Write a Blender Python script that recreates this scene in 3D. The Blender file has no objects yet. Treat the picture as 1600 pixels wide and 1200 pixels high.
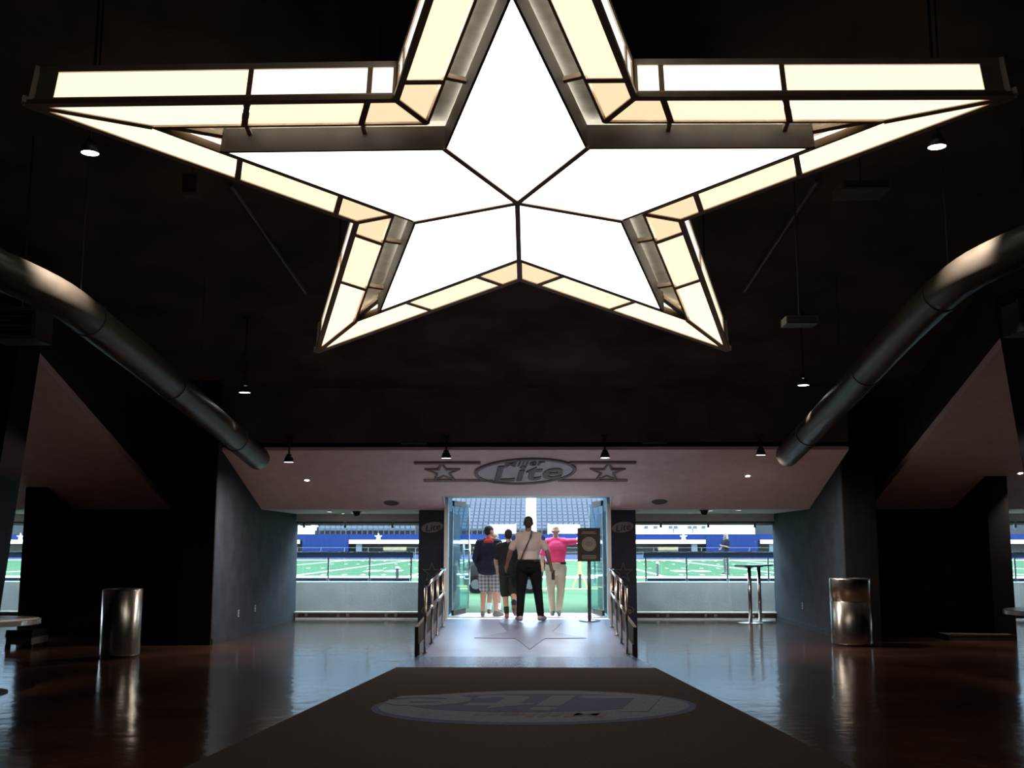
import bpy, bmesh, math, random
from mathutils import Vector, Matrix
random.seed(7)
S = bpy.context.scene
C = S.collection
PI = math.pi
# ---------------------------------------------------------------- camera
F_PX, PITCH, YAW = 1702.0, 0.1458, 0.0203
EYE = Vector((0, 0, 1.53))
cd = bpy.data.cameras.new('camera'); cam = bpy.data.objects.new('camera', cd); C.objects.link(cam)
cd.sensor_width = 36; cd.lens = F_PX * 36 / 1600; cd.clip_end = 400; cd.clip_start = .05
fw = Vector((-math.sin(YAW) * math.cos(PITCH), math.cos(YAW) * math.cos(PITCH), math.sin(PITCH)))
rt = Vector((math.cos(YAW), math.sin(YAW), 0)); up = rt.cross(fw)
m = Matrix((rt, up, -fw)).transposed().to_4x4(); m.translation = EYE
cam.matrix_world = m
S.camera = cam
# ---------------------------------------------------------------- world (even daylight under the stadium's translucent roof)
W = bpy.data.worlds.new('world'); S.world = W; W.use_nodes = True
W.node_tree.nodes['Background'].inputs[0].default_value = (0.68, 0.85, 1.0, 1)
W.node_tree.nodes['Background'].inputs[1].default_value = 11.0
S.view_settings.view_transform = 'Standard'; S.view_settings.look = 'None'
S.view_settings.exposure = 0.5; S.view_settings.gamma = 1.0
S.view_settings.use_curve_mapping = False

# ---------------------------------------------------------------- materials
MATS = {}
def mat(name, col, rough=.6, metal=0, var=.0, scale=6, bump=0, bscale=40, emit=None, estr=0, spec=.5, stretch=None, col2=None):
    if name in MATS: return MATS[name]
    M = bpy.data.materials.new(name); M.use_nodes = True
    nt = M.node_tree; b = nt.nodes['Principled BSDF']
    b.inputs['Base Color'].default_value = (*col, 1); b.inputs['Roughness'].default_value = rough
    b.inputs['Metallic'].default_value = metal; b.inputs['Specular IOR Level'].default_value = spec
    tc = nt.nodes.new('ShaderNodeTexCoord'); src = tc.outputs['Object']
    if stretch:
        mp = nt.nodes.new('ShaderNodeMapping'); mp.inputs['Scale'].default_value = stretch
        nt.links.new(src, mp.inputs[0]); src = mp.outputs[0]
    if var or col2:
        n = nt.nodes.new('ShaderNodeTexNoise'); n.inputs['Scale'].default_value = scale; n.inputs['Detail'].default_value = 5
        nt.links.new(src, n.inputs['Vector'])
        r = nt.nodes.new('ShaderNodeValToRGB')
        a = col2 or tuple(c * (1 - var) for c in col); z = col if col2 else tuple(min(1, c * (1 + var)) for c in col)
        r.color_ramp.elements[0].color = (*a, 1); r.color_ramp.elements[1].color = (*z, 1)
        r.color_ramp.elements[0].position = .3; r.color_ramp.elements[1].position = .7
        nt.links.new(n.outputs['Fac'], r.inputs[0]); nt.links.new(r.outputs[0], b.inputs['Base Color'])
    if bump:
        n2 = nt.nodes.new('ShaderNodeTexNoise'); n2.inputs['Scale'].default_value = bscale; n2.inputs['Detail'].default_value = 3
        nt.links.new(src, n2.inputs['Vector'])
        bp = nt.nodes.new('ShaderNodeBump'); bp.inputs['Strength'].default_value = bump; bp.inputs['Distance'].default_value = .02
        nt.links.new(n2.outputs['Fac'], bp.inputs['Height']); nt.links.new(bp.outputs[0], b.inputs['Normal'])
    if emit:
        b.inputs['Emission Color'].default_value = (*emit, 1); b.inputs['Emission Strength'].default_value = estr
    MATS[name] = M
    return M
def glassmat(name, tint, gloss=.06):
    M = bpy.data.materials.new(name); M.use_nodes = True; nt = M.node_tree
    nt.nodes.remove(nt.nodes['Principled BSDF']); out = nt.nodes['Material Output']
    t = nt.nodes.new('ShaderNodeBsdfTransparent'); t.inputs[0].default_value = (*tint, 1)
    g = nt.nodes.new('ShaderNodeBsdfGlossy'); g.inputs['Roughness'].default_value = .03
    x = nt.nodes.new('ShaderNodeMixShader'); x.inputs[0].default_value = gloss
    nt.links.new(t.outputs[0], x.inputs[1]); nt.links.new(g.outputs[0], x.inputs[2]); nt.links.new(x.outputs[0], out.inputs[0])
    return M
def plaid():
    M = bpy.data.materials.new('plaid_cotton'); M.use_nodes = True; nt = M.node_tree; b = nt.nodes['Principled BSDF']
    b.inputs['Roughness'].default_value = .85
    tc = nt.nodes.new('ShaderNodeTexCoord')
    prev = None
    for d, sc in (('X', 9), ('Z', 9)):
        w = nt.nodes.new('ShaderNodeTexWave'); w.bands_direction = d; w.inputs['Scale'].default_value = sc * .5
        nt.links.new(tc.outputs['Object'], w.inputs['Vector'])
        r = nt.nodes.new('ShaderNodeValToRGB'); r.color_ramp.interpolation = 'CONSTANT'
        r.color_ramp.elements[0].color = (.10, .11, .16, 1); r.color_ramp.elements[1].color = (.45, .45, .48, 1); r.color_ramp.elements[1].position = .5
        nt.links.new(w.outputs['Fac'], r.inputs[0])
        if prev:
            mx = nt.nodes.new('ShaderNodeMix'); mx.data_type = 'RGBA'; mx.inputs[0].default_value = .5
            nt.links.new(prev, mx.inputs[6]); nt.links.new(r.outputs[0], mx.inputs[7]); nt.links.new(mx.outputs[2], b.inputs['Base Color'])
        prev = r.outputs[0]
    return M
def emitmat(name, col, s):
    return mat(name, (.8, .8, .8), .5, emit=col, estr=s)

M_FLOOR = mat('stained_concrete', (.036, .018, .012), .13, var=.5, scale=.8, bump=.24, bscale=3.5, spec=.42)
M_CARPET = mat('brown_carpet', (.040, .031, .026), .95, var=.25, scale=60, bump=.4, bscale=220, spec=.05)
M_RAMP = mat('ramp_vinyl', (.12, .142, .225), .30, var=.2, scale=1.6, bump=.05, bscale=8)  # blue of the reflected wall and sky mixed into the base colour
M_BLACK = mat('black_paint', (.040, .032, .027), .8, var=.3, scale=2, spec=.2)
M_CEIL = mat('black_ceiling', (.075, .058, .045), .95, var=.4, scale=1.2, spec=.05)
M_WALLD = mat('charcoal_plaster', (.026, .033, .046), .75, var=.25, scale=3, bump=.1, bscale=30, spec=.15)
M_DARKWALL = mat('dark_brown_wall', (.055, .046, .042), .85, var=.25, scale=3, spec=.2)
M_PIL = mat('black_pillar', (.010, .0085, .008), .85, var=.25, scale=3, spec=.15)
M_SOFF = mat('mauve_plaster', (.80, .61, .585), .8, var=.06, scale=5, bump=.05, bscale=60)
M_OFFW = mat('offwhite_plaster', (.86, .83, .77), .8, var=.05)
M_TAUPE = mat('taupe_header', (.72, .66, .58), .7, var=.08)
M_NAVY = mat('navy_laminate', (.005, .008, .019), .6, var=.2, scale=4, spec=.2)
M_GREYFR = mat('grey_frame', (.40, .42, .42), .45, var=.05)
M_STEEL = mat('brushed_steel', (.58, .55, .50), .24, 1, var=.15, scale=30, bump=.05, bscale=60, stretch=(1, 1, .02))
M_CHROME = mat('chrome', (.75, .76, .78), .12, 1, var=.03)
M_BRONZE = mat('bronze', (.10, .08, .07), .4, .6, var=.1)
M_GLOSSBLK = mat('gloss_black', (.012, .012, .014), .12, var=.2)
M_BLKMET = mat('black_metal', (.015, .015, .016), .45, .2, var=.2)
M_DUCT = mat('black_duct', (.055, .046, .036), .42, var=.3, scale=3, bump=.05, bscale=5)
M_CONC = mat('grey_concrete', (.67, .68, .68), .85, var=.12, scale=1.6, bump=.2, bscale=25)
M_CONCW = mat('pale_concrete', (.66, .66, .62), .8, var=.08, scale=2)
M_TURF = mat('turf', (.026, .064, .030), .95, var=.18, scale=.6, bump=.3, bscale=80, spec=.1)
M_LINE = mat('white_line_paint', (.85, .88, .86), .8, var=.05)
M_YELL = mat('yellow_paint', (.70, .55, .06), .6, var=.05)
M_BLUE = mat('royal_blue_wall', (.002, .009, .052), .6, var=.1, spec=.1)
M_NAVPAD = mat('navy_pad', (.015, .03, .085), .6, var=.1)
M_WHITE = mat('white_paint', (.80, .83, .84), .6, var=.04)
M_SEAT = mat('grey_blue_seat', (.030, .042, .064), .5, var=.1)
M_TREAD = mat('grey_tread', (.008, .010, .014), .85, var=.1)
M_DKINT = mat('suite_interior', (.07, .065, .06), .7, var=.3)
M_CREAM = mat('cream_counter', (.30, .22, .11), .6, var=.08)
M_GLASS = glassmat('clear_glass', (.93, .97, .96), .05)
M_GLASSB = glassmat('blue_green_glass', (.62, .78, .84), .16)
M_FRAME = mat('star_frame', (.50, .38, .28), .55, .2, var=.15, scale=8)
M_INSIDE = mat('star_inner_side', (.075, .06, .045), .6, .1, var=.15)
M_SHEET = mat('galvanised_sheet', (.30, .29, .25), .5, .3, var=.2, scale=9)
M_TIPCAP = mat('star_tip_cap', (.75, .66, .62), .6, .1, var=.1)
M_KITE = emitmat('star_white_diffuser', (1, .955, .87), 2.2)
M_RIM = emitmat('star_cream_diffuser', (1, .80, .58), .86)
M_RIMB = emitmat('star_bright_diffuser', (1, .84, .62), .98)
M_RIMD = emitmat('star_amber_diffuser', (1, .74, .46), .76)
M_SIDE = emitmat('star_side_diffuser', (1, .90, .72), 1.1)
M_SIDED = emitmat('star_side_tip_diffuser', (1, .84, .60), .92)
M_TUBE = emitmat('fluorescent_tube', (1, .95, .85), 4.5)
M_LAMP = emitmat('lamp_lens', (1, .93, .95), 9)
M_RELIEF = mat('relief_edge', (.20, .165, .165), .7, var=.15)
M_RELIEFL = mat('relief_face', (.62, .58, .60), .7, var=.08)

# ---------------------------------------------------------------- helpers
def obj(name, bm, m, parent=None, smooth=False):
    me = bpy.data.meshes.new(name)
    bmesh.ops.recalc_face_normals(bm, faces=bm.faces[:])
    bm.to_mesh(me); bm.free()
    if smooth:
        for p in me.polygons: p.use_smooth = True
    me.materials.append(m)
    o = bpy.data.objects.new(name, me); C.objects.link(o)
    if parent: o.parent = parent
    return o
def tag(o, label, cat, group=None):
    o['label'] = label; o['category'] = cat
    if group: o['group'] = group
    return o
def struct(o, label=None):
    o['kind'] = 'structure'
    if label: o['label'] = label
    return o
def thing(name, label, cat, loc=(0, 0, 0), rz=0, group=None):
    o = bpy.data.objects.new(name, None); C.objects.link(o); o.empty_display_size = .1
    o.location = loc; o.rotation_euler = (0, 0, rz)
    return tag(o, label, cat, group)
def B(): return bmesh.new()
def box(bm, x0, x1, y0, y1, z0, z1):
    v = [bm.verts.new((x, y, z)) for x in (x0, x1) for y in (y0, y1) for z in (z0, z1)]
    for f in ((0, 1, 3, 2), (4, 6, 7, 5), (0, 4, 5, 1), (2, 3, 7, 6), (0, 2, 6, 4), (1, 5, 7, 3)): bm.faces.new([v[i] for i in f])
    return bm
def bx(*a): return box(B(), *a)
def prism(bm, pts, z0, z1):
    a = [bm.verts.new((p[0], p[1], z0)) for p in pts]; b = [bm.verts.new((p[0], p[1], z1)) for p in pts]
    n = len(pts); bm.faces.new(a[::-1]); bm.faces.new(b)
    for i in range(n): bm.faces.new((a[i], a[(i + 1) % n], b[(i + 1) % n], b[i]))
    return bm
def hexa(bm, bot, top):
    a = [bm.verts.new(p) for p in bot]; b = [bm.verts.new(p) for p in top]; n = len(bot)
    bm.faces.new(a[::-1]); bm.faces.new(b)
    for i in range(n): bm.faces.new((a[i], a[(i + 1) % n], b[(i + 1) % n], b[i]))
    return bm
def tube(bm, pts, r, n=10, r2=None):
    pts = [Vector(p) for p in pts]; rings = []
    for i, p in enumerate(pts):
        d = (pts[min(i + 1, len(pts) - 1)] - pts[max(i - 1, 0)]).normalized()
        a = d.cross(Vector((0, 0, 1)) if abs(d.z) < .95 else Vector((1, 0, 0))).normalized(); b = d.cross(a)
        rr = r if r2 is None else r + (r2 - r) * i / (len(pts) - 1)
        rings.append([bm.verts.new(p + (a * math.cos(2 * PI * k / n) + b * math.sin(2 * PI * k / n)) * rr) for k in range(n)])
    for i in range(len(rings) - 1):
        for k in range(n): bm.faces.new((rings[i][k], rings[i][(k + 1) % n], rings[i + 1][(k + 1) % n], rings[i + 1][k]))
    bm.faces.new(rings[0][::-1]); bm.faces.new(rings[-1])
    return bm
def lathe(bm, prof, n=28, c=(0, 0, 0)):
    rings = []
    for r, z in prof:
        if r < 1e-5: rings.append([bm.verts.new((c[0], c[1], c[2] + z))])
        else: rings.append([bm.verts.new((c[0] + r * math.cos(2 * PI * k / n), c[1] + r * math.sin(2 * PI * k / n), c[2] + z)) for k in range(n)])
    for a, b in zip(rings, rings[1:]):
        for k in range(n):
            if len(a) == 1 and len(b) == 1: continue
            if len(a) == 1: bm.faces.new((a[0], b[k], b[(k + 1) % n]))
            elif len(b) == 1: bm.faces.new((a[k], a[(k + 1) % n], b[0]))
            else: bm.faces.new((a[k], a[(k + 1) % n], b[(k + 1) % n], b[k]))
    return bm
def starpts(R, k=.39, rot=PI / 2, c=(0, 0)):
    return [(c[0] + (R if i % 2 == 0 else R * k) * math.cos(rot + i * PI / 5), c[1] + (R if i % 2 == 0 else R * k) * math.sin(rot + i * PI / 5)) for i in range(10)]
def ring(bm, po, pi_, z0, z1):
    n = len(po)
    def vs(p, z): return [bm.verts.new((q[0], q[1], z)) for q in p]
    a, b, c, d = vs(po, z0), vs(po, z1), vs(pi_, z0), vs(pi_, z1)
    for i in range(n):
        j = (i + 1) % n
        bm.faces.new((a[i], a[j], b[j], b[i])); bm.faces.new((c[j], c[i], d[i], d[j]))
        bm.faces.new((b[i], b[j], d[j], d[i])); bm.faces.new((a[j], a[i], c[i], c[j]))
    return bm
def ell(a, b, n=40, rot=0, c=(0, 0), sh=0):
    out = []
    for i in range(n):
        x, y = a * math.cos(2 * PI * i / n), b * math.sin(2 * PI * i / n)
        x += sh * y
        out.append((c[0] + x * math.cos(rot) - y * math.sin(rot), c[1] + x * math.sin(rot) + y * math.cos(rot)))
    return out
def text_bm(s, size, depth, shear=.2, bold=.0, cx=0, cy=0, rot=0, sx=1):
    cu = bpy.data.curves.new('txt', 'FONT'); cu.body = s; cu.size = size; cu.extrude = depth / 2; cu.shear = shear
    cu.align_x = 'CENTER'; cu.align_y = 'CENTER'; cu.offset = bold; cu.resolution_u = 3
    o = bpy.data.objects.new('txt', cu); C.objects.link(o)
    dg = bpy.context.evaluated_depsgraph_get(); me = bpy.data.meshes.new_from_object(o.evaluated_get(dg))
    bm = B(); bm.from_mesh(me)
    bpy.data.objects.remove(o); bpy.data.curves.remove(cu); bpy.data.meshes.remove(me)
    bmesh.ops.transform(bm, matrix=Matrix.Translation((cx, cy, depth / 2)) @ Matrix.Rotation(rot, 4, 'Z') @ Matrix.Diagonal((sx, 1, 1, 1)), verts=bm.verts[:])
    return bm
def copy_tree(o, parent=None):
    c = o.copy(); C.objects.link(c)
    if parent: c.parent = parent
    for ch in list(o.children): copy_tree(ch, c)
    return c

# ================================================================ THE SETTING
YW = 22.85            # glazing line
CX = -.12             # centre line of the tunnel
RL, RR = -1.60, 1.355 # ramp sides
SL = -.85 / 2.65      # soffit slope
def sz(y): return 3.0 + SL * (y - 17.2)
struct(obj('floor', bx(-21.5, 21.5, -7, 23.7, -.15, 0), M_FLOOR))
# dark ceiling: follows the slope of the seating bowl above
def slab(bm, x0, x1, ya, za, yb, zb, t=.15):
    return hexa(bm, [(x0, ya, za), (x1, ya, za), (x1, yb, zb), (x0, yb, zb)], [(x0, ya, za + t), (x1, ya, za + t), (x1, yb, zb + t), (x0, yb, zb + t)])
bm = B(); slab(bm, -21.5, 21.5, -7, 8.6, 4, 8.2); slab(bm, -21.5, 21.5, 4, 8.2, 17.35, 3.95); slab(bm, -21.5, 21.5, 17.35, 3.95, 20.3, 3.93); slab(bm, -21.5, -2.09, 20.3, 3.93, 23.1, 3.9); slab(bm, 1.83, 21.5, 20.3, 3.93, 23.1, 3.9)
struct(obj('ceiling', bm, M_CEIL), 'black painted sloping ceiling')
# mauve sloped soffit (one plane in three bays)
XL, XR = -6.62, 6.02
def soffit(name, x0, x1, y0, y1):
    bm = slab(B(), x0, x1, y0, sz(y0), y1, sz(y1), .12)
    return struct(obj(name, bm, M_SOFF), 'mauve plaster soffit sloping down to the windows')
soffit('trim_1', -4.98, RL - .02, 17.2, 19.85)
soffit('trim_2', RR + .02, 4.95, 17.2, 19.85)
soffit('trim_3', RL - .02, RR + .02, 17.2, 19.2)
soffit('trim_4', -20, XL, 11.5, 19.85)
soffit('trim_5', XR, 20, 11.5, 19.85)
# fascias between soffit and black ceiling
struct(obj('trim_6', bx(-4.98, 4.95, 17.2, 17.3, 3.05, 4.0), mat('fascia_paint', (.13, .10, .082), .95, var=.3, scale=2, spec=.05)), 'black fascia above the soffit')
for i, x in enumerate((XL, XR)):
    struct(obj('trim_%d' % (7 + i), hexa(B(), [(x - .05, 11.5, sz(11.5) + .13), (x + .05, 11.5, sz(11.5) + .13), (x + .05, 19.85, sz(19.85) + .13), (x - .05, 19.85, sz(19.85) + .13)],
                                          [(x - .05, 11.5, 5.75), (x + .05, 11.5, 5.75), (x + .05, 19.85, 3.9), (x - .05, 19.85, 3.9)]), M_BLACK), 'black fascia along the open ceiling')
    xx = x - 3.4 if i == 0 else x + 3.4
    struct(obj('trim_%d' % (9 + i), bx(min(x, xx * 2.2 if False else (-20 if i == 0 else x)), max(x, 20 if i else x), 11.4, 11.5, sz(11.5), 5.9), M_BLACK), 'black bulkhead at the head of the soffit')
# flat ceilings by the windows
struct(obj('trim_11', bx(-4.98, -2.09, 19.85, YW, 2.15, 2.25), M_OFFW), 'off white flat ceiling strip by the glazing')
struct(obj('trim_12', bx(1.83, 4.95, 19.85, YW, 2.15, 2.25), M_OFFW), 'off white flat ceiling strip by the glazing')
struct(obj('trim_13', bx(-20, -8.6, 19.85, YW, 2.15, 2.25), M_OFFW), 'off white flat ceiling strip by the glazing')
struct(obj('trim_14', bx(7.7, 20, 19.85, YW, 2.15, 2.25), M_OFFW), 'off white flat ceiling strip by the glazing')
# walls beside the lobby
def wall(name, *a, m=M_WALLD, label=None): return struct(obj(name, bx(*a), m), label)
wl = wall('wall_left', -5.45, -4.96, 17.0, YW + .1, 0, 4.1, label='charcoal plaster wall at the window bay')
wr = wall('wall_right', 4.95, 5.45, 17.7, YW + .1, 0, 4.1, label='charcoal plaster wall at the window bay')
wall('wall_niche_left', -8.6, -5.45, 19.9, 20.1, 0, 4.0, m=M_DARKWALL)
wall('wall_partition_left', -8.8, -8.42, 18.75, YW + .1, 0, 2.9, m=M_PIL)
wall('wall_niche_right', 5.45, 7.5, 19.87, 20.05, 0, 4.0, m=M_DARKWALL)
wall('wall_partition_right', 7.5, 7.85, 18.3, YW + .1, 0, 2.9, m=M_PIL)
wall('wall_end_left', -21.5, -20, -7, 24, 0, 8.6, m=M_DARKWALL)
wall('wall_end_right', 20, 21.5, -7, 24, 0, 8.6, m=M_DARKWALL)
wall('wall_back', -21.5, 21.5, -7.2, -7, 0, 8.8, m=M_DARKWALL)
wall('wall_facade_left', -21.5, -2.09, 22.97, 23.1, 1.92, 4.1, m=M_CONCW, label='outer facade above the glazing, made pale to bounce daylight')  # outer face unseen, kept pale to bounce daylight onto the field wall
wall('wall_facade_right', 1.83, 21.5, 22.97, 23.1, 1.92, 4.1, m=M_CONCW, label='outer facade above the glazing, made pale to bounce daylight')
wall('wall_mouth_left', -2.24, -2.09, 20.3, 22.97, 2.14, 4.1, m=M_CONCW, label='pale side wall over the tunnel mouth')
wall('wall_mouth_right', 1.83, 1.98, 20.3, 22.97, 2.14, 4.1, m=M_CONCW, label='pale side wall over the tunnel mouth')
for nm, x in (('baseboard_left', -4.955), ('baseboard_right', 4.935)):
    struct(obj(nm, bx(x, x + .015, 17.75 if x > 0 else 17.0, YW, 0, .09), M_WALLD))
# front pieces (the dark pillars as seen from the lobby)
struct(obj('wall_pillar_left', bx(-5.46, -4.955, 16.94, 17.0, 0, 4.1), M_PIL)); struct(obj('wall_pillar_right', bx(4.945, 5.46, 17.64, 17.7, 0, 4.1), M_PIL))
# tunnel portal: navy pillars with logo
def oval_logo(parent, w, depth, tilt, mring, mtext, mface=None, small=True, xf=None, tall=1.0):
    """oval beer-style logo: ring, face, two words, built in local xy"""
    a, b = w / 2, w * .235
    parts = []
    parts.append(obj('oval_ring', ring(B(), ell(a, b, 44, tilt), ell(a * .93, b * .88, 44, tilt), 0, depth), mring, parent))
    if mface: parts.append(obj('oval_face', prism(B(), ell(a * .93, b * .88, 44, tilt), 0, depth * .4), mface, parent))
    parts.append(obj('lettering', text_bm('Lite', w * .40, depth, .25, w * .006, 0, -w * .03, tilt, 1.15), mtext, parent))
    if small: parts.append(obj('small_lettering', text_bm('Miller', w * .13, depth, .25, w * .002, -w * .02, w * .15, tilt, 1.3), mtext, parent))
    for p in parts:
        if xf: p.matrix_local = xf
        if tall != 1.0: p.scale = (1, tall, 1)
    return parts
M_LOGOR = mat('logo_bronze', (.075, .035, .028), .5, var=.2); M_LOGOG = mat('logo_grey_blue', (.05, .052, .066), .5, var=.2)
M_LOGON = mat('logo_dark_gold', (.035, .024, .018), .5, var=.2)
for side, x0, x1 in (('portal_left', -2.09, RL), ('portal_right', RR, 1.83)):
    w = wall('wall_' + side, x0, x1, 19.85, YW + .9, 0, 2.14, m=M_NAVY, label='navy portal pillar with printed oval logos and a star')
    xc = (x0 + x1) / 2
    face = lambda z: Matrix.Translation((xc, 19.848, z)) @ Matrix.Rotation(PI / 2, 4, 'X')
    oval_logo(w, .40, .006, .16, M_LOGOR, M_NAVY, M_LOGOG, False, face(1.83))
    s = obj('star_outline', ring(B(), starpts(.19), starpts(.15), 0, .006), M_LOGON, w); s.matrix_local = face(1.02)
    oval_logo(w, .36, .006, .05, M_LOGOR, M_LOGOR, None, False, face(.36))
# grey frame round the door opening
dr = bpy.data.objects.new('door_1', None); C.objects.link(dr); struct(dr, 'grey portal frame round the open doorway')
obj('header', bx(RL - .02, RR + .02, 19.2, 20.0, 2.36, 2.5), M_GREYFR, dr)
for x0, x1 in ((RL - .02, RL + .05), (RR - .05, RR + .02)):
    obj('jamb', bx(x0, x1, 19.72, 20.0, .2, 2.36), M_GREYFR, dr)
for x0, x1 in ((RL - .03, RL + .0), (RR, RR + .03)):
    obj('cheek', hexa(B(), [(x0, 19.2, 2.355), (x1, 19.2, 2.355), (x1, 19.85, 2.12), (x0, 19.85, 2.12)], [(x0, 19.2, 2.42), (x1, 19.2, 2.42), (x1, 19.85, 2.42), (x0, 19.85, 2.42)]), M_GREYFR, dr)
obj('threshold', bx(RL, RR, 19.9, 20.05, .2, .232), M_STEEL, dr)
# walls of the tunnel beyond the door + top
struct(obj('trim_18', bx(-2.24, RL - .02, 19.87, 20.3, 2.14, 4.0), M_OFFW), 'plaster above the navy portal pillar'); struct(obj('trim_19', bx(RR + .02, 1.98, 19.87, 20.3, 2.14, 4.0), M_OFFW), 'plaster above the navy portal pillar')
struct(obj('trim_15', bx(-2.09, 1.83, 20.0, 20.3, 2.5, 4.0), M_OFFW), 'plaster above the doorway')
# windows
M_CLAMP = mat('clamp_steel', (.7, .72, .74), .25, .9, var=.05)
def window(name, x0, x1, joints):
    wn = bpy.data.objects.new(name, None); C.objects.link(wn); struct(wn, 'frameless floor to ceiling glazing')
    obj('window_header', bx(x0, x1, YW - .08, YW + .1, 1.99, 2.16), M_TAUPE, wn)
    obj('head_channel', bx(x0, x1, YW - .03, YW + .03, 1.965, 1.99), M_BLKMET, wn)
    obj('base_rail', bx(x0, x1, YW - .05, YW + .05, .03, .12), M_BRONZE, wn)
    obj('base_trim', bx(x0, x1, YW - .055, YW + .055, .12, .15), M_WHITE, wn)
    xs = [x0] + [j for j in joints if x0 < j < x1] + [x1]
    for a, b in zip(xs, xs[1:]):
        obj('pane', bx(a + .006, b - .006, YW - .008, YW + .008, .15, 1.965), M_GLASS, wn)
    for j in xs[1:-1]:
        obj('clamp', bx(j - .025, j + .025, YW - .05, YW - .03, 1.86, 2.02), M_CLAMP, wn)
        for s in (-1, 1): obj('foot_clamp', bx(j + s * .10 - .03, j + s * .10 + .03, YW - .07, YW - .05, .05, .11), M_CLAMP, wn)
window('window_1', -4.96, -2.09, (-4.80, -3.94, -2.95))
window('window_2', 1.83, 4.95, (2.62, 3.60, 4.56))
window('window_3', -20, -8.8, (-19, -18, -17, -16, -15, -14, -13, -12, -11.5, -10.4, -9.4))  # run on beyond the frame to let more daylight into this bay
window('window_4', 7.85, 20, (8.9, 9.9, 10.9, 11.9, 12.9, 13.9, 14.9, 15.9, 16.9, 17.9, 18.9))  # likewise widened out of view for extra daylight
# ramp and carpet
rp = obj('ramp', hexa(B(), [(RL, 15.2, 0), (RR, 15.2, 0), (RR, 20.9, 0), (RL, 20.9, 0)], [(RL, 15.2, .012), (RR, 15.2, .012), (RR, 19.6, .22), (RL, 19.6, .22)]), M_RAMP)
# landing
struct(rp, 'smooth grey vinyl entrance ramp rising to the door')
ld = struct(obj('floor_landing', bx(RL - .3, RR + .3, 19.6, 21.3, 0.0, .22), M_CONCW), 'pale concrete landing outside the door')
st = obj('star_print_reflection', prism(B(), starpts(.72, .42, -PI / 2), 0, .004), mat('ramp_print_reflection', (.065, .066, .105), .36, var=.2), rp)  # star print, its dark tone also painting in the people's reflection
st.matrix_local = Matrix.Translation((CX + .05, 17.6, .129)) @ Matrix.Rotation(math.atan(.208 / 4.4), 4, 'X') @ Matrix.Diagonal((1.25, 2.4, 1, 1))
tm = obj('floor_mat', prism(B(), [(-1.72, 13.9), (1.50, 13.9), (RR, 15.2), (RL, 15.2)], .0, .012), mat('vinyl_blue_reflection', (.075, .12, .22), .26, var=.2, scale=2)); struct(tm, 'smooth grey floor strip at the foot of the ramp')  # blue tint paints in the strip's reflection of wall and sky
cp = obj('carpet_runner', prism(B(), [(-3.6, -3), (3.4, -3), (1.50, 13.9), (-1.72, 13.9)], 0, .012), M_CARPET)
tag(cp, 'wide dark brown carpet running up the lobby to the ramp', 'carpet')
M_CPG = mat('carpet_logo_grey', (.060, .072, .095), .9, var=.3, scale=30); M_CPB = mat('carpet_logo_blue', (.012, .018, .070), .9, var=.3, scale=30)
M_CPR = mat('carpet_logo_red', (.075, .045, .05), .9, var=.3, scale=30)
lc = (0.0, 10.65)  # flat coloured logo shapes laid over the carpet
obj('logo_border', prism(B(), ell(1.52, 1.12, 60, -.02, lc, .15), .012, .0135), M_CPB, cp)['label'] = 'blue oval border'
obj('logo_oval', prism(B(), ell(1.46, 1.02, 60, -.02, (lc[0], lc[1] + .03), .15), .0135, .015), M_CPG, cp)['label'] = 'grey oval'
o = obj('logo_field', prism(B(), ell(1.20, .62, 60, .03, (lc[0] - .02, lc[1] + .22), .15), .015, .0165), M_CPB, cp); o['label'] = 'dark blue oval'
t = obj('logo_lettering', text_bm('Lite', 1.45, .0015, .2, .03, 0, 0, 0, 1.25), M_CPG, cp); t.matrix_local = Matrix.Translation((lc[0], lc[1] + .22, .0165)) @ Matrix.Rotation(PI, 4, 'Z')
t['label'] = 'grey lettering facing the field'
t = obj('logo_small_lettering', text_bm('Miller', .34, .0015, .2, .004, 0, 0, 0, 1.5), M_CPR, cp); t.matrix_local = Matrix.Translation((lc[0] + .1, lc[1] - .55, .0155)) @ Matrix.Rotation(PI, 4, 'Z')
t['label'] = 'dull red lettering'
# low ramp walls with kerb
def rz_(y): return .012 + (min(y, 19.6) - 15.2) * .208 / 4.4
for side, x0, x1, lab in (('left', RL - .05, RL, ''), ('right', RR, RR + .05, '')):
    o = struct(obj('wall_ramp_' + side, hexa(B(), [(x0, 15.3, 0), (x1, 15.3, 0), (x1, 19.85, 0), (x0, 19.85, 0)], [(x0, 15.3, .40), (x1, 15.3, .40), (x1, 19.85, .62), (x0, 19.85, .62)]), M_BLACK), 'low navy wall along the ramp')
    xa, xb = (x1, x1 + .02) if side == 'left' else (x0 - .02, x0)
    k = obj('kerb', hexa(B(), [(xa, 15.3, 0), (xb, 15.3, 0), (xb, 19.7, .2), (xa, 19.7, .2)], [(xa, 15.3, .17), (xb, 15.3, .17), (xb, 19.7, .37), (xa, 19.7, .37)]), M_BRONZE, o)

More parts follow.
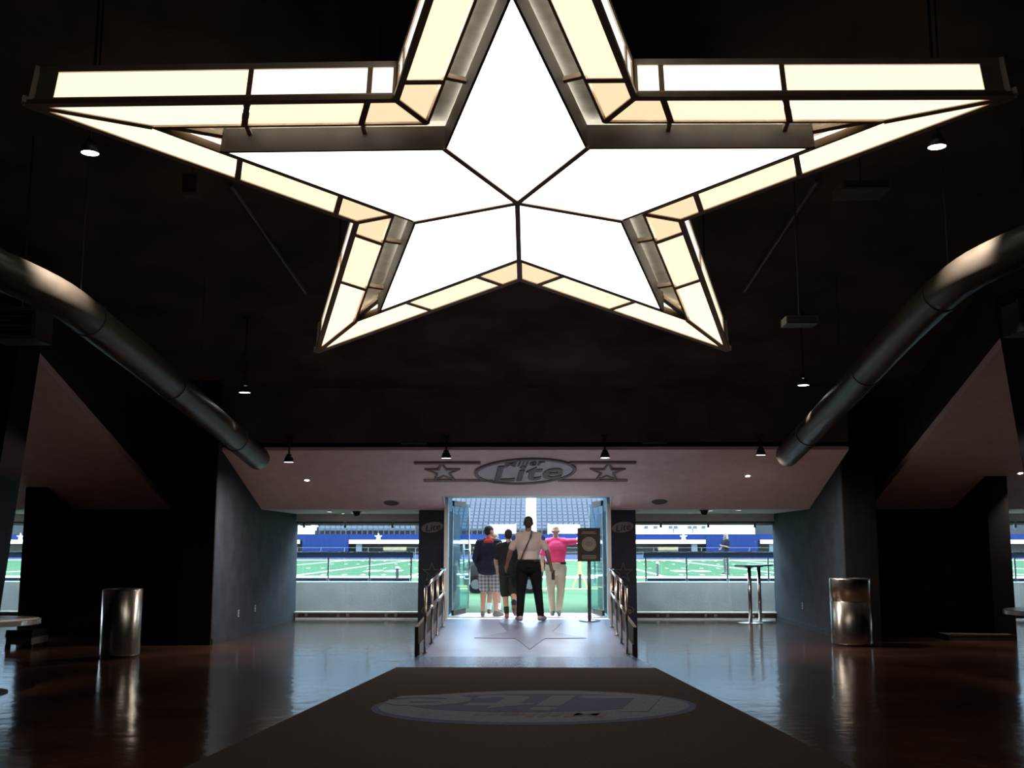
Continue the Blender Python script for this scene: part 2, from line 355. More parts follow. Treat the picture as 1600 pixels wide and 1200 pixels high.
# ================================================================ THE STAR
TILT = .2703
SC = Vector((-.1387, 9.185, 1.53 + 3.055)); RS, KS = 4.0, .3895
star = thing('star_chandelier', 'giant illuminated five pointed star lamp hanging under the black ceiling', 'chandelier')
ev = Vector((0, -math.cos(TILT), math.sin(TILT))); en = Vector((0, -math.sin(TILT), -math.cos(TILT)))
sm = Matrix((Vector((1, 0, 0)), ev, en)).transposed().to_4x4(); sm.translation = SC
star.matrix_world = sm
def V2(i, s):   # even i tips, odd i inner corners; i=0 is the tip towards the lobby
    a = PI / 2 + i * PI / 5; r = RS * s * (1 if i % 2 == 0 else KS)
    return Vector((r * math.cos(a), r * math.sin(a)))
def bar(name, p, q, w, z0, z1, m=M_FRAME, off=0.0):
    p, q = Vector(p), Vector(q); d = (q - p).normalized(); n = Vector((-d.y, d.x)) * w / 2; o_ = Vector((-d.y, d.x)) * off
    return obj(name, prism(B(), [p + n + o_, q + n + o_, q - n + o_, p - n + o_], z0, z1), m, star)
def inset(poly, d):
    n = len(poly); out = []
    area = sum(poly[i].x * poly[(i + 1) % n].y - poly[(i + 1) % n].x * poly[i].y for i in range(n))
    sgn = 1 if area > 0 else -1
    for i in range(n):
        a, b, c = poly[i - 1], poly[i], poly[(i + 1) % n]
        d1 = (b - a).normalized(); d2 = (c - b).normalized()
        n1 = Vector((-d1.y, d1.x)) * sgn; n2 = Vector((-d2.y, d2.x)) * sgn
        bis = (n1 + n2); L = bis.length
        if L < .05: out.append(b + n1 * d); continue
        bis /= L; out.append(b + bis * min(d / max(bis.dot(n1), .12), d * 8))
    return out
ZI, ZB = .12, -.10
for t in range(5):      # five white kites of the inner star
    k = [Vector((0, 0)), V2(2 * t - 1, .63), V2(2 * t, .63), V2(2 * t + 1, .63)]
    obj('star_panel', prism(B(), inset(k, .02), ZI - .02, ZI), M_KITE, star)
    bar('star_rib', (0, 0), V2(2 * t + 1, .632), .045, ZI - .015, ZI + .012)
S0, SH, SI = 1.0, .765, .63
for i in range(10):
    j = (i + 1) % 10
    T, Vc = (i, j) if i % 2 == 0 else (j, i)
    To, Vo, Th, Vh, Ti, Vi = V2(T, S0), V2(Vc, S0), V2(T, SH), V2(Vc, SH), V2(T, SI), V2(Vc, SI)
    d = (To - Vo); L = d.length; d /= L
    nrm = Vector((-d.y, d.x)); nrm = nrm if nrm.dot(Vo) > 0 else -nrm       # outward
    def foot(P):  # perpendicular foot on the hole line
        return P - nrm * ((P - Vh).dot(nrm))
    t1, t2 = .075 * L, .40 * L
    P1, P2 = Vo + d * t1, Vo + d * t2
    inw = .10
    P1h, P2h = foot(P1) + d * inw, foot(P2) + d * inw
    hd = (Th - Vh).dot(d)
    if (P1h - Vh).dot(d) < .12: P1h = Vh + d * .16
    for poly, mm in (([Vo, P1, P1h, Vh], M_RIMD), ([P1, P2, P2h, P1h], M_RIM), ([P2, To, Th, P2h], M_RIMB)):
        obj('rim_panel', prism(B(), inset([p.copy() for p in poly], .028), -.015, .004), mm, star)
    # frame members
    bar('rim_rail', Vo, To, .05, -.03, .014, off=0)
    bar('inner_rail', Vh, Th, .022, -.06, .012)
    bar('cross_bar', P1, P1h, .05, -.03, .010); bar('cross_bar', P2, P2h, .05, -.03, .010)
    # side of the star: lightbox face and frame
    def side(name, a, b, z0, z1, th, m, o_=0):
        n_ = nrm
        pts = [a + n_ * o_, b + n_ * o_, b + n_ * (o_ - th), a + n_ * (o_ - th)]
        return obj(name, prism(B(), pts, z0, z1), m, star)
    H = -.36
    side('side_panel', Vo + d * .03, P1 - d * .02, H + .05, -.05, .01, M_SIDE, -.01)
    side('side_panel', P1 + d * .02, P2 - d * .02, H + .05, -.05, .01, M_SIDE, -.01)
    side('side_panel', P2 + d * .02, To - d * .20, H + .05, -.05, .01, M_SIDED, -.01)
    side('tip_cap', To - d * .20, To, H, -.02, .03, M_TIPCAP, 0)
    side('top_rail', Vo, To, H - .01, H + .05, .03, M_TIPCAP, .004)
    side('bottom_rail', Vo, To + d * .04, -.06, 0, .03, M_TIPCAP, .006)
    for P in (Vo + d * .015, P1, P2): side('post', P - d * .02, P + d * .02, H, 0, .025, M_FRAME, .003)
    # inner star side wall, tubes above the rim, bars across the gap
    side_n = nrm
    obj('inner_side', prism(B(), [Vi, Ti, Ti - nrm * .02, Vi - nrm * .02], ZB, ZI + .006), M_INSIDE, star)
    for P in (P1h, P2h):
        Q = P - nrm * ((P - Vi).dot(nrm))
        if (Q - Vi).dot(d) < (Ti - Vi).length - .05: bar('gap_bar', P, Q, .035, -.07, -.03)
    mid = .80
    tb = tube(B(), [(*(V2(Vc, mid) + d * .25), -.12), (*(V2(Vc, mid) + d * (L * mid - .75)), -.12)], .022, 8)
    obj('tube_lamp', tb, M_TUBE, star)
for i in range(10):     # mitre bars
    bar('mitre_bar', V2(i, 1.0), V2(i, SH), .05, -.03, .013)
    if i % 2 == 0: bar('tip_bar', V2(i, SH), V2(i, SI), .05, -.06, -.02)
obj('back_sheet', prism(B(), [V2(i, .99) for i in range(10)], -.37, -.34), M_SHEET, star)
obj('lamp_pan', ring(B(), [V2(i, .73) for i in range(10)], [V2(i, .62) for i in range(10)], -.20, -.16), M_SHEET, star)
for i in range(10):     # suspension cables, to the black ceiling
    p = V2(i, .88); w = sm @ Vector((p.x, p.y, -.36))
    zc = 8.2 - (w.y - 4) * (8.2 - 3.95) / 13.35
    loc = sm.inverted() @ Vector((w.x, w.y, zc + .03))
    obj('cable', tube(B(), [(p.x, p.y, -.36), loc], .008, 6), M_BLKMET, star)

# ================================================================ CEILING THINGS
def zceil(y): return 8.2 - (y - 4) * (8.2 - 3.95) / 13.35
def duct(pts, lab):
    o = thing('air_duct', lab, 'duct')
    # smooth the centre line
    P = [Vector(p) for p in pts]; Q = []
    for i in range(len(P) - 1):
        p0, p1, p2, p3 = P[max(i - 1, 0)], P[i], P[i + 1], P[min(i + 2, len(P) - 1)]
        for k in range(8):
            t = k / 8; Q.append(.5 * ((2 * p1) + (-p0 + p2) * t + (2 * p0 - 5 * p1 + 4 * p2 - p3) * t * t + (-p0 + 3 * p1 - 3 * p2 + p3) * t ** 3))
    Q.append(P[-1])
    obj('pipe', tube(B(), Q, .18, 24), M_DUCT, o, True)
    for k in (.35, .55, .75, .93):
        i = int(k * (len(Q) - 2)); a, b = Q[i], Q[i] + (Q[i + 1] - Q[i]).normalized() * .05
        obj('joint_band', tube(B(), [a, b], .19, 24), M_DUCT, o)
    for k in (.5, .8):
        q = Q[int(k * (len(Q) - 1))]
        obj('hanger', tube(B(), [q + Vector((0, 0, .2)), (q.x, q.y, zceil(q.y) + .02)], .006, 6), M_BLKMET, o)
    return o
duct([(-7.5, 8.6, 4.35), (-5.6, 9.0, 4.17), (-4.62, 9.8, 3.90), (-4.40, 11.2, 3.65), (-4.36, 14, 3.28), (-4.34, 17.05, 2.86)], 'round black air duct along the ceiling on the side of the smaller steel bin')
duct([(7.3, 8.6, 4.52), (5.3, 9.0, 4.36), (4.20, 9.8, 4.10), (3.98, 11.2, 3.85), (3.96, 14, 3.38), (3.95, 17.05, 2.90)], 'round black air duct along the ceiling on the side of the bar tables')
def pendant(p, lab, power=60, drop=.3, spread=75, bracket=False, aim=None, g='ceiling spotlights'):
    o = thing('spotlight', lab, 'light', p, 0, g)
    prof = [(0, .13), (.03, .13), (.05, .10), (.085, .0), (.08, -.0), (.045, .07), (0, .07)]
    obj('lamp_housing', lathe(B(), prof, 20), M_BLKMET, o, True)
    obj('lens', lathe(B(), [(0, .012), (.076, .012), (.076, .004), (0, .0)], 20), M_LAMP, o)
    obj('stem', tube(B(), [(0, 0, .12), (0, 0, drop)], .014, 8), M_BLKMET, o)
    obj('canopy', lathe(B(), [(0, drop + .03), (.05, drop + .03), (.05, drop), (0, drop)], 16), M_BLKMET, o)
    obj('yoke', ring(B(), ell(.055, .055, 16), ell(.045, .045, 16), .085, .10), M_CHROME, o)
    if bracket: obj('bracket', bx(-.02, .02, 0, .16, drop - .06, drop + .01), M_BLKMET, o)
    l = bpy.data.lights.new('spot', 'SPOT'); l.energy = power; l.spot_size = math.radians(spread); l.spot_blend = 1.0; l.color = (1, .86, .74); l.shadow_soft_size = .05
    lo = bpy.data.objects.new('spot', l); C.objects.link(lo); lo.parent = o; lo.location = (0, 0, -.02)
    if aim: lo.rotation_euler = (Vector(aim) - Vector(p)).to_track_quat('-Z', 'Y').to_euler()
    return o
for p, lab, pw in (((-3.98, 9.3, 5.0), 'lit ceiling spotlight over the duct by the smaller steel bin', 900), ((3.57, 9.3, 5.0), 'lit ceiling spotlight over the duct on the bar table side', 900),
                   ((-4.04, 15, 3.62), 'lit ceiling spotlight beside the duct, between smaller steel bin and soffit', 130), ((3.73, 15, 3.70), 'lit ceiling spotlight beside the duct, between taller steel bin and soffit', 130)):
    pendant(p, lab, power=pw, drop=max(.3, zceil(p[1]) - p[2] - .02), spread=36, aim=None if p[1] > 12 else ((-4.55, 9.95, 3.95) if p[0] < 0 else (4.12, 9.95, 4.1)))
for p, lab in (((-3.86, 17.06, 2.80), 'soffit spotlight next to the duct end, above the window without tables'), ((-1.38, 17.06, 2.86), 'soffit spotlight beside the relief logo, over the person in navy hoodie'),
               ((1.11, 17.06, 2.86), 'soffit spotlight beside the relief logo, above the black sign stand'), ((3.54, 17.06, 2.90), 'soffit spotlight next to the duct end, above the bar tables')):
    pendant(p, lab, power=330, drop=.20 + (3.05 - p[2]) - .05, spread=172, bracket=True)
# recessed downlights, speakers and domes in the soffit
def on_soffit(x, y): return Matrix.Translation((x, y, sz(y))) @ Matrix.Rotation(math.atan(SL), 4, 'X')
def downlight(x, y, lab, flat=None, pw=35):
    o = thing('downlight', lab, 'light', group='recessed downlights')
    obj('trim_ring', ring(B(), ell(.055, .055, 20), ell(.04, .04, 20), -.012, .0), M_WHITE, o)
    obj('lens', prism(B(), ell(.04, .04, 20), -.006, 0), M_LAMP, o)
    o.matrix_world = on_soffit(x, y) if flat is None else Matrix.Translation((x, y, flat))
    l = bpy.data.lights.new('downlight', 'SPOT'); l.energy = pw; l.spot_size = math.radians(100); l.spot_blend = .8; l.color = (1, .9, .8); l.shadow_soft_size = .04
    lo = bpy.data.objects.new('downlight_beam', l); C.objects.link(lo); lo.parent = o; lo.location = (0, 0, -.02)
downlight(-3.85, 18.43, 'small recessed downlight in the soffit above the window without tables')
downlight(3.56, 18.27, 'small recessed downlight in the soffit above the bar tables')
downlight(8.02, 18.16, 'small recessed downlight in the soffit beside the partition on taller bin side', pw=150)
downlight(8.9, 15.4, 'added unseen fill lamp in the soffit behind the leaning column, taller bin side', pw=150)  # fill lamp added beyond the frame to brighten this side bay
downlight(-9.6, 17.6, 'added unseen fill lamp in the soffit past the partition on smaller bin side', pw=150)  # fill lamp added out of sight to lift the opposite bay
downlight(-9.6, 14.8, 'added unseen fill lamp in the soffit behind the leaning column, smaller bin side', pw=150)  # another added fill lamp for that bay, also unseen
downlight(-3.92, 20.91, 'downlight in ceiling strip by bare window, next to the soffit edge', 2.15); downlight(-3.88, 22.2, 'downlight in ceiling strip by bare window, next to the glazing', 2.15)
downlight(3.27, 20.44, 'downlight in ceiling strip over bar tables, beside the dome camera', 2.15); downlight(3.75, 20.2, 'downlight in ceiling strip over bar tables, away from the dome camera', 2.15)
M_SPK = mat('speaker_grille', (.13, .11, .10), .8, var=.2, scale=90)
for x, y, lab in ((-2.55, 19.5, 'round flush ceiling speaker in the soffit beside the navy pillar, bare window side'), (2.22, 19.45, 'round flush ceiling speaker in the soffit beside the navy pillar, bar table side')):
    o = thing('ceiling_speaker', lab, 'speaker', group='flush ceiling speakers')
    obj('grille', lathe(B(), [(0, -.012), (.13, -.012), (.14, -.004), (.14, 0), (0, 0)], 28), M_SPK, o); obj('rim', ring(B(), ell(.155, .155, 28), ell(.14, .14, 28), -.01, 0), M_RELIEFL, o)
    o.matrix_world = on_soffit(x, y)
for x, y, lab in ((-3.40, 20.93, 'small dark dome camera on ceiling strip above bare window'), (3.12, 20.2, 'small dark dome camera on ceiling strip above bar tables')):
    o = thing('dome_camera', lab, 'camera', (x, y, 2.15), group='dome cameras')
    obj('dome', lathe(B(), [(.07, -.02), (.062, -.06), (.035, -.09), (0, -.098)], 20), M_GLOSSBLK, o, True); obj('collar', lathe(B(), [(0, 0), (.08, 0), (.08, -.022), (0, -.022)], 20), M_BLKMET, o)
# faint fittings hidden in the dark ceiling
for p, s, lab in (((3.41, 11, 5.17), (.25, .2, .045), 'dark flat equipment box under the ceiling above the star arm'), ((2.72, 11, 3.78), (.16, .12, .04), 'small dark box hanging below the star beside its arm'), ((-3.6, 11, 5.27), (.08, .08, .12), 'small dark junction box hanging over the star arm')):
    o = thing('ceiling_box', lab, 'box', p)
    obj('housing', bx(-s[0], s[0], -s[1], s[1], -s[2], s[2]), M_DUCT, o); obj('rod', tube(B(), [(0, 0, s[2]), (0, 0, zceil(p[1]) - p[2] + .03)], .008, 6), M_BLKMET, o)
    obj('cover', bx(-s[0] * .9, s[0] * .9, -s[1] - .01, -s[1], -s[2] * .8, s[2] * .8), M_BLKMET, o)
for x, y, z, lab in ((-5.42, 11.0, 3.80, 'dark supply grille box under the duct bend above the table by glossy column'), (5.2, 11.0, 3.84, 'dark supply grille box under duct bend on bar table side')):
    o = thing('air_grille', lab, 'vent', (x, y, z), group='supply grilles')
    obj('frame', ring(B(), [(-.26, -.17), (.26, -.17), (.26, .17), (-.26, .17)], [(-.22, -.13), (.22, -.13), (.22, .13), (-.22, .13)], -.03, .03), M_DUCT, o).rotation_euler = (PI / 2, 0, 0)
    for k in range(6): obj('slat', bx(-.22, .22, -.02, .02, -.12 + k * .046, -.112 + k * .046), M_DUCT, o)
    obj('box', bx(-.25, .25, .03, .4, -.16, .16), M_DUCT, o); obj('strap', tube(B(), [(0, .2, .16), (0, .2, zceil(y + .2) - z + .02)], .01, 6), M_BLKMET, o)
for (a, b), lab in ((((-3.45, 11.9), (-3.05, 14.2)), 'thin pipe under the black ceiling on the side with smaller bin'), (((3.2, 11.9), (2.8, 14.2)), 'thin pipe under the black ceiling on the side with bar tables')):
    tag(obj('sprinkler_pipe', tube(B(), [(a[0], a[1], zceil(a[1]) - .10), (b[0], b[1], zceil(b[1]) - .10)], .03, 8), M_DUCT), lab, 'pipe', 'ceiling pipes')
for x, lab in ((-1.9, 'slim dark linear fixture on the fascia over navy pillar by bare window'), (1.9, 'slim dark linear fixture on fascia over navy pillar by bar tables')):
    o = thing('linear_fixture', lab, 'light fixture', (x, 17.1, 3.10)); obj('housing', bx(-.2, .2, -.03, .08, -.01, .03), M_DUCT, o); obj('bracket', bx(-.02, .02, .06, .10, .0, .06), M_BLKMET, o)
# relief logo on the soffit above the door
rl = thing('relief_logo', 'raised oval logo with bars and two stars on the soffit above the door', 'sign')
oval_logo(rl, 1.70, .03, .10, M_RELIEF, M_RELIEF, M_RELIEFL, True, None, 1.42)
for s in (-1, 1):
    so_ = obj('star', ring(B(), starpts(.31), starpts(.22), 0, .03), M_RELIEF, rl); so_.location = (s * 1.36, -.02, 0); so_.scale = (1, 1.5, 1)
    so_ = obj('star_face', prism(B(), starpts(.22), 0, .012), M_RELIEFL, rl); so_.location = (s * 1.36, -.02, 0); so_.scale = (1, 1.5, 1)
    for y, x0, x1 in ((.39, .72, 1.80), (-.40, .55, 1.72)):
        obj('bar', bx(min(s * x0, s * x1), max(s * x0, s * x1), y - .035, y + .035, 0, .03), M_RELIEF, rl)
rl.matrix_world = Matrix.Translation((CX - .03, 18.05, sz(18.05))) @ Matrix.Rotation(math.atan(SL), 4, 'X') @ Matrix.Rotation(PI, 4, 'X')

# ================================================================ LOBBY THINGS
def bin_(p, r, h, lab, split):
    o = thing('waste_bin', lab, 'bin', p)
    obj('body', lathe(B(), [(0, .03), (r * .99, .03), (r, .05), (r, h * split - .006), (r * .97, h * split), (0, h * split)], 40), M_STEEL, o, True)
    obj('lid', lathe(B(), [(r * .97, h * split), (r, h * split + .006), (r, h - .02), (r * .985, h), (r * .6, h), (r * .58, h - .06), (0, h - .10)], 40), M_STEEL, o, True)
    obj('base_ring', lathe(B(), [(0, 0), (r * .96, 0), (r * .96, .035), (0, .035)], 40), M_BLKMET, o)
    obj('opening', lathe(B(), [(0, h - .055), (r * .57, h - .055), (r * .57, h - .05), (0, h - .05)], 30), M_BLACK, o)
bin_((-5.67, 15.15, 0), .265, .92, 'smaller plain brushed steel waste bin in front of the dark niche', .985)
bin_((4.85, 17.12, 0), .31, 1.01, 'taller brushed steel waste bin with a seam, at the corner of charcoal wall', .66)
M_TOP = mat('table_top', (.42, .38, .33), .22, var=.1, scale=4); M_TOPE = mat('table_edge', (.5, .5, .5), .2, .8, var=.1)
def bar_table(p, lab):
    o = thing('bar_table', lab, 'table', p, 0, 'bar tables by the window')
    obj('table_top', lathe(B(), [(0, 1.09), (.27, 1.09), (.29, 1.10), (.29, 1.12), (0, 1.12)], 36), M_BLKMET, o)
    obj('pole', tube(B(), [(0, 0, .02), (0, 0, 1.09)], .036, 16), M_STEEL, o, True); obj('base', lathe(B(), [(0, 0), (.24, 0), (.24, .012), (.05, .03), (0, .03)], 36), M_STEEL, o)
    obj('top_plate', lathe(B(), [(0, 1.07), (.09, 1.07), (.09, 1.09), (0, 1.09)], 20), M_BLKMET, o)
bar_table((4.21, 21.75, 0), 'slim tall round bar table, the one further from the glazing')
bar_table((4.52, 22.36, 0), 'slim tall round bar table, the one up against the glazing')
def round_table(p, r, lab):
    o = thing('round_table', lab, 'table', p, 0, 'low round lobby tables')
    obj('table_top', lathe(B(), [(0, .735), (r - .02, .735), (r - .02, .752), (0, .752)], 48), M_TOP, o); obj('edge_band', lathe(B(), [(r - .02, .752), (r, .748), (r, .70), (r - .02, .70), (r - .02, .752)], 48), M_TOPE, o)
    obj('pedestal', tube(B(), [(0, 0, .02), (0, 0, .72)], .06, 16), M_BLKMET, o); obj('base', lathe(B(), [(0, 0), (.32, 0), (.32, .015), (.07, .05), (0, .05)], 32), M_BLKMET, o)
    obj('top_frame', lathe(B(), [(0, .70), (r * .6, .70), (r * .6, .735), (0, .735)], 32), M_BLKMET, o)
round_table((-5.80, 11.5, 0), .60, 'round table with pale top beside the glossy black column, smaller bin side')
round_table((6.25, 13.35, 0), .62, 'round table with pale top beside the glossy column on taller bin side')
def ottoman(p, w, d, h, lab):
    o = thing('ottoman', lab, 'seat', p)
    obj('cushion', hexa(B(), [(-w, -d, h * .6), (w, -d, h * .6), (w, d, h * .6), (-w, d, h * .6)], [(-w * .96, -d * .96, h), (w * .96, -d * .96, h), (w * .96, d * .96, h), (-w * .96, d * .96, h)]), M_GLOSSBLK, o)
    obj('plinth', bx(-w * .95, w * .95, -d * .95, d * .95, .06, h * .6), M_DARKWALL, o)
    for sx in (-1, 1):
        for sy in (-1, 1): obj('foot', bx(sx * w * .85 - .03, sx * w * .85 + .03, sy * d * .85 - .03, sy * d * .85 + .03, 0, .06), M_BLKMET, o)
ottoman((-7.62, 16.6, 0), .20, .3, .27, 'low dark upholstered seat behind the round table and smaller bin')
o = thing('step_platform', 'low dark platform with a pale lit nosing beside the taller steel bin', 'platform', (7.2, 18.3, 0))
obj('deck', bx(-.55, .50, -.3, .3, 0, .085), M_DARKWALL, o); obj('nosing', bx(-.55, .50, -.31, -.3, .07, .095), M_STEEL, o)
# glossy slanted columns at the edges of the lobby
for s, xb, xt, lab in ((-1, -6.37, -5.98, 'leaning glossy black column beside the round table, smaller bin side'), (1, 6.02, 5.56, 'leaning glossy black column beside round table, taller bin side')):
    o = thing('column', lab, 'column', (0, 0, 0), 0, 'leaning columns')
    a, b = (xb, xb - .7) if s < 0 else (xb, xb + .7); c, e = (xt, xt - .7) if s < 0 else (xt, xt + .7)
    zt = 4.45
    q = (lambda x0, x1: [(x0, 12.45), (x1, 12.45), (x1, 13.0), (x0, 13.0)])
    obj('shaft', hexa(B(), [(x, y, .12) for x, y in q(a, b)], [(x, y, zt) for x, y in q(c, e)]), M_GLOSSBLK, o)
    obj('plinth', hexa(B(), [(x, y, 0) for x, y in q(a + s * -.01, b + s * .03)], [(x, y, .12) for x, y in q(a + s * -.01, b + s * .03)]), M_BLKMET, o)
# wall outlets
M_PLATE = mat('outlet_plate', (.30, .32, .34), .4, var=.05)
def outlet(x, y, z, s, lab):
    o = thing('wall_outlet', lab, 'outlet', (x, y, z), 0, 'wall outlets'); obj('plate', bx(0, s * .008, -.035, .035, -.057, .057), M_PLATE, o)
    for dz in (-.025, .025): obj('socket', bx(0, s * .011, -.014, .014, dz - .014, dz + .014), M_BLKMET, o)
outlet(-4.957, 18.5, .38, 1, 'small outlet on charcoal wall near its outer corner, smaller bin side'); outlet(-4.957, 19.6, .40, 1, 'small outlet on charcoal wall nearer the glazing, smaller bin side')
outlet(4.948, 20.6, .40, -1, 'small outlet on the charcoal wall behind the taller bin')
# handrails
M_RAILBR = mat('warm_steel', (.62, .52, .44), .25, 1, var=.05)
def handrail(x, lab):
    o = thing('handrail', lab, 'railing'); s = 1 if x > CX else -1
    ys = [15.45, 16.45, 17.4, 18.4]
    for y in ys: obj('post', tube(B(), [(x, y, rz_(y) - .005), (x, y, rz_(y) + .90)], .019, 10), M_RAILBR, o, True)
    for h, r in ((.92, .024), (.55, .022)):
        y0, y1 = (15.42, 18.6) if h > .9 else (15.6, 18.6)
        obj('rail', tube(B(), [(x, y0, rz_(y0) + h), (x, y1, rz_(y1) + h), (x, y1 + .12, rz_(y1) + h + .01), (x + s * .06, y1 + .2, rz_(y1) + h + .01)], r, 12), M_CHROME, o, True)
    for y in ys: obj('base_flange', lathe(B(), [(0, 0), (.04, 0), (.04, .014), (0, .014)], 16, (x, y, rz_(y))), M_CHROME, o)
handrail(RL + .08, 'two-bar steel handrail on the ramp, smaller bin side'); handrail(RR - .08, 'two-bar steel handrail on the ramp, bar table side')
# glass doors standing open
M_DBRZ = mat('door_bronze', (.030, .020, .016), .5, .2, var=.1, spec=.2)
def gdoor(hx, s, lab):
    o = thing('glass_door', lab, 'door', (hx, 20.1, .22), 0, 'open glass doors')
    Lw = 1.02
    obj('pane', bx(0, Lw, -.007, .007, .10, 2.06), M_GLASSB, o)
    obj('bottom_rail', bx(.04, Lw - .25, -.022, .022, .02, .12), M_DBRZ, o); obj('top_rail', bx(.04, Lw - .25, -.022, .022, 2.0, 2.10), M_DBRZ, o)
    for x in (0, Lw - .02): obj('edge_strip', bx(x, x + .02, -.012, .012, .12, 2.0), M_GREYFR, o)
    for sy in (-1, 1):
        h = obj('handle', tube(B(), [(Lw - .14, sy * .06, .55), (Lw - .14, sy * .06, 1.30)], .014, 10), M_CHROME, o, True)
        for z in (.65, 1.2): obj('standoff', tube(B(), [(Lw - .14, 0, z), (Lw - .14, sy * .06, z)], .010, 8), M_CHROME, h)
    o.rotation_euler = (0, 0, math.radians(76) if s < 0 else PI - math.radians(79))
gdoor(RL + .10, -1, 'glass door leaf swung open beside the person in navy hoodie'); gdoor(RR - .10, 1, 'glass door leaf swung open behind the black sign stand')
for x, s in ((RL + .05, 1), (RR - .05, -1)):
    obj('sidelight_pane', bx(min(x, x + s * .06), max(x, x + s * .06), 19.93, 19.945, .23, 2.36), M_GLASSB, dr)
# sign stand
o = thing('sign_stand', 'black sign with pale round emblem on a post with disc base in the doorway', 'sign', (.955, 19.35, rz_(19.35)))
obj('base', lathe(B(), [(0, 0), (.19, 0), (.19, .012), (.04, .035), (0, .035)], 36), M_CHROME, o); obj('post', tube(B(), [(0, 0, .03), (0, 0, 1.08)], .032, 16), M_BLKMET, o, True)
pn = obj('sign_panel', bx(-.20, .20, -.05, -.02, 1.02, 1.60), mat('sign_black', (.012, .010, .009), .6, var=.15, spec=.2), o)
M_SGN = mat('sign_print', (.085, .075, .055), .6, var=.1); M_SGD = mat('sign_print_dark', (.03, .026, .02), .6, var=.1)
fx = Matrix.Translation((.0, -.05, 1.32)) @ Matrix.Rotation(PI / 2, 4, 'X')
obj('emblem', prism(B(), ell(.125, .125, 36), 0, .003), M_SGN, pn).matrix_local = fx
obj('emblem_ring', ring(B(), ell(.105, .105, 36), ell(.098, .098, 36), .003, .005), M_SGD, pn).matrix_local = fx
for i, (z, w) in enumerate(((.03, .06), (.0, .075), (-.03, .05), (.21, .11), (.185, .13), (-.20, .12), (-.225, .13), (-.25, .12))):
    obj('print_line', bx(-w, w, z - .007, z + .007, .003, .005), M_SGD if abs(z) < .1 else M_SGN, pn).matrix_local = fx

# ================================================================ OUTSIDE
ZF = .22
struct(obj('ground_strip', bx(-21.5, 21.5, 23.7, 24.05, -.15, -.0), M_CONC), 'concrete strip under the field wall')
tf = struct(obj('turf_field', bx(-60, 60, 24.0, 94, 0, ZF), M_TURF), 'green artificial turf field')
struct(obj('turf_apron', bx(RL - .5, RR + .5, 21.3, 24.0, 0, ZF), M_TURF), 'green turf in front of the tunnel')
def paint(x0, x1, y0, y1, m=M_LINE, nm='yard_line'): return obj(nm, bx(x0, x1, y0, y1, ZF, ZF + .004), m, tf)
paint(-60, 60, 43.2, 45.2, nm='sideline')
for x in (-24.9, -19.9, -15.0, -10.05, -5.15, .15, 5.3, 11.0, 16, 21, 26): paint(x - .07, x + .07, 45.2, 91)
paint(-60, 60, 90.6, 92.4, nm='sideline')
for x in (-13.3, -12.4, -11.6, -9.1, -8.2, -7.4, -6.5, -4.1, -3.2, 3.2, 4.3, 6.3, 7.2, 8.1, 9.1, 10.0, 12, 13, 14, 15): 
    for y in (47.2, 60, 72, 85): paint(x - .05, x + .05, y, y + .75, nm='hash_mark')
paint(-60, 60, 32.6, 32.9, M_YELL, 'boundary_line')
for x, s in ((-7.4, 1), (7.6, -1)):
    for dx in (-.5, .5): paint(x + dx - .35, x + dx + .35, 53, 55.2, nm='yard_number')
# field wall and barrier
for nm, x0, x1, lab in (('wall_field_left', -21.5, -2.09, 'grey concrete field wall outside the glazing'), ('wall_field_right', 1.83, 21.5, 'grey concrete field wall outside the glazing')):
    struct(obj(nm, bx(x0, x1, 23.75, 24.05, 0, .72), M_CONC), lab)
def barrier(xs, lab):
    o = thing('field_barrier', lab, 'barrier', (0, 0, 0))
    for x in xs: obj('post', bx(x - .018, x + .018, 23.86, 23.90, .72, 1.24), M_CLAMP, o)
    for a, b in zip(xs, xs[1:]):
        obj('foot_pad', bx(a + .03, b - .03, 23.82, 23.94, .74, .80), M_NAVPAD, o)
        obj('pane', bx(a + .03, b - .03, 23.875, 23.885, .80, 1.24), M_GLASS, o)
    obj('top_pad', bx(xs[0] - .05, xs[-1] + .05, 23.81, 23.95, 1.235, 1.345), M_NAVPAD, o); obj('top_rail', bx(xs[0] - .05, xs[-1] + .05, 23.80, 23.82, 1.345, 1.37), M_CLAMP, o)
barrier([-20.67 + .9 * i for i in range(21)], 'glazed field barrier with navy padded top rail outside the bare window')
barrier([2.40 + .877 * i for i in range(21)], 'glazed field barrier with navy padded top rail outside the bar table window')
def marker(p, h, lab, mt=M_WHITE, r=.03):
    o = thing('marker_post', lab, 'post', p); obj('post', tube(B(), [(0, 0, 0), (0, 0, h)], r, 10), M_BLKMET, o); obj('cap', tube(B(), [(0, 0, h), (0, 0, h + .06)], r * 1.15, 10), mt, o)
    obj('foot', lathe(B(), [(0, 0), (r * 3, 0), (r * 3, .02), (0, .02)], 14), M_BLKMET, o)
marker((-4.9, 39.4, ZF), .45, 'short dark marker post with white cap on turf by the bare window', r=.06); marker((5.05, 45.4, ZF + .004), .52, 'short dark marker post on turf at the edge of the white sideline', r=.05)
o = thing('line_marker', 'black and yellow striped marker stand on the turf behind the sign stand', 'marker', (1.36, 33.1, ZF))
obj('lower_post', tube(B(), [(0, 0, 0), (0, 0, .42)], .045, 10), M_BLKMET, o); obj('upper_post', tube(B(), [(0, 0, .42), (0, 0, .95)], .04, 10), M_YELL, o)
for s in (-1, 1): obj('leg', tube(B(), [(s * .22, 0, .0), (s * .03, 0, .5)], .014, 8), M_YELL, o)
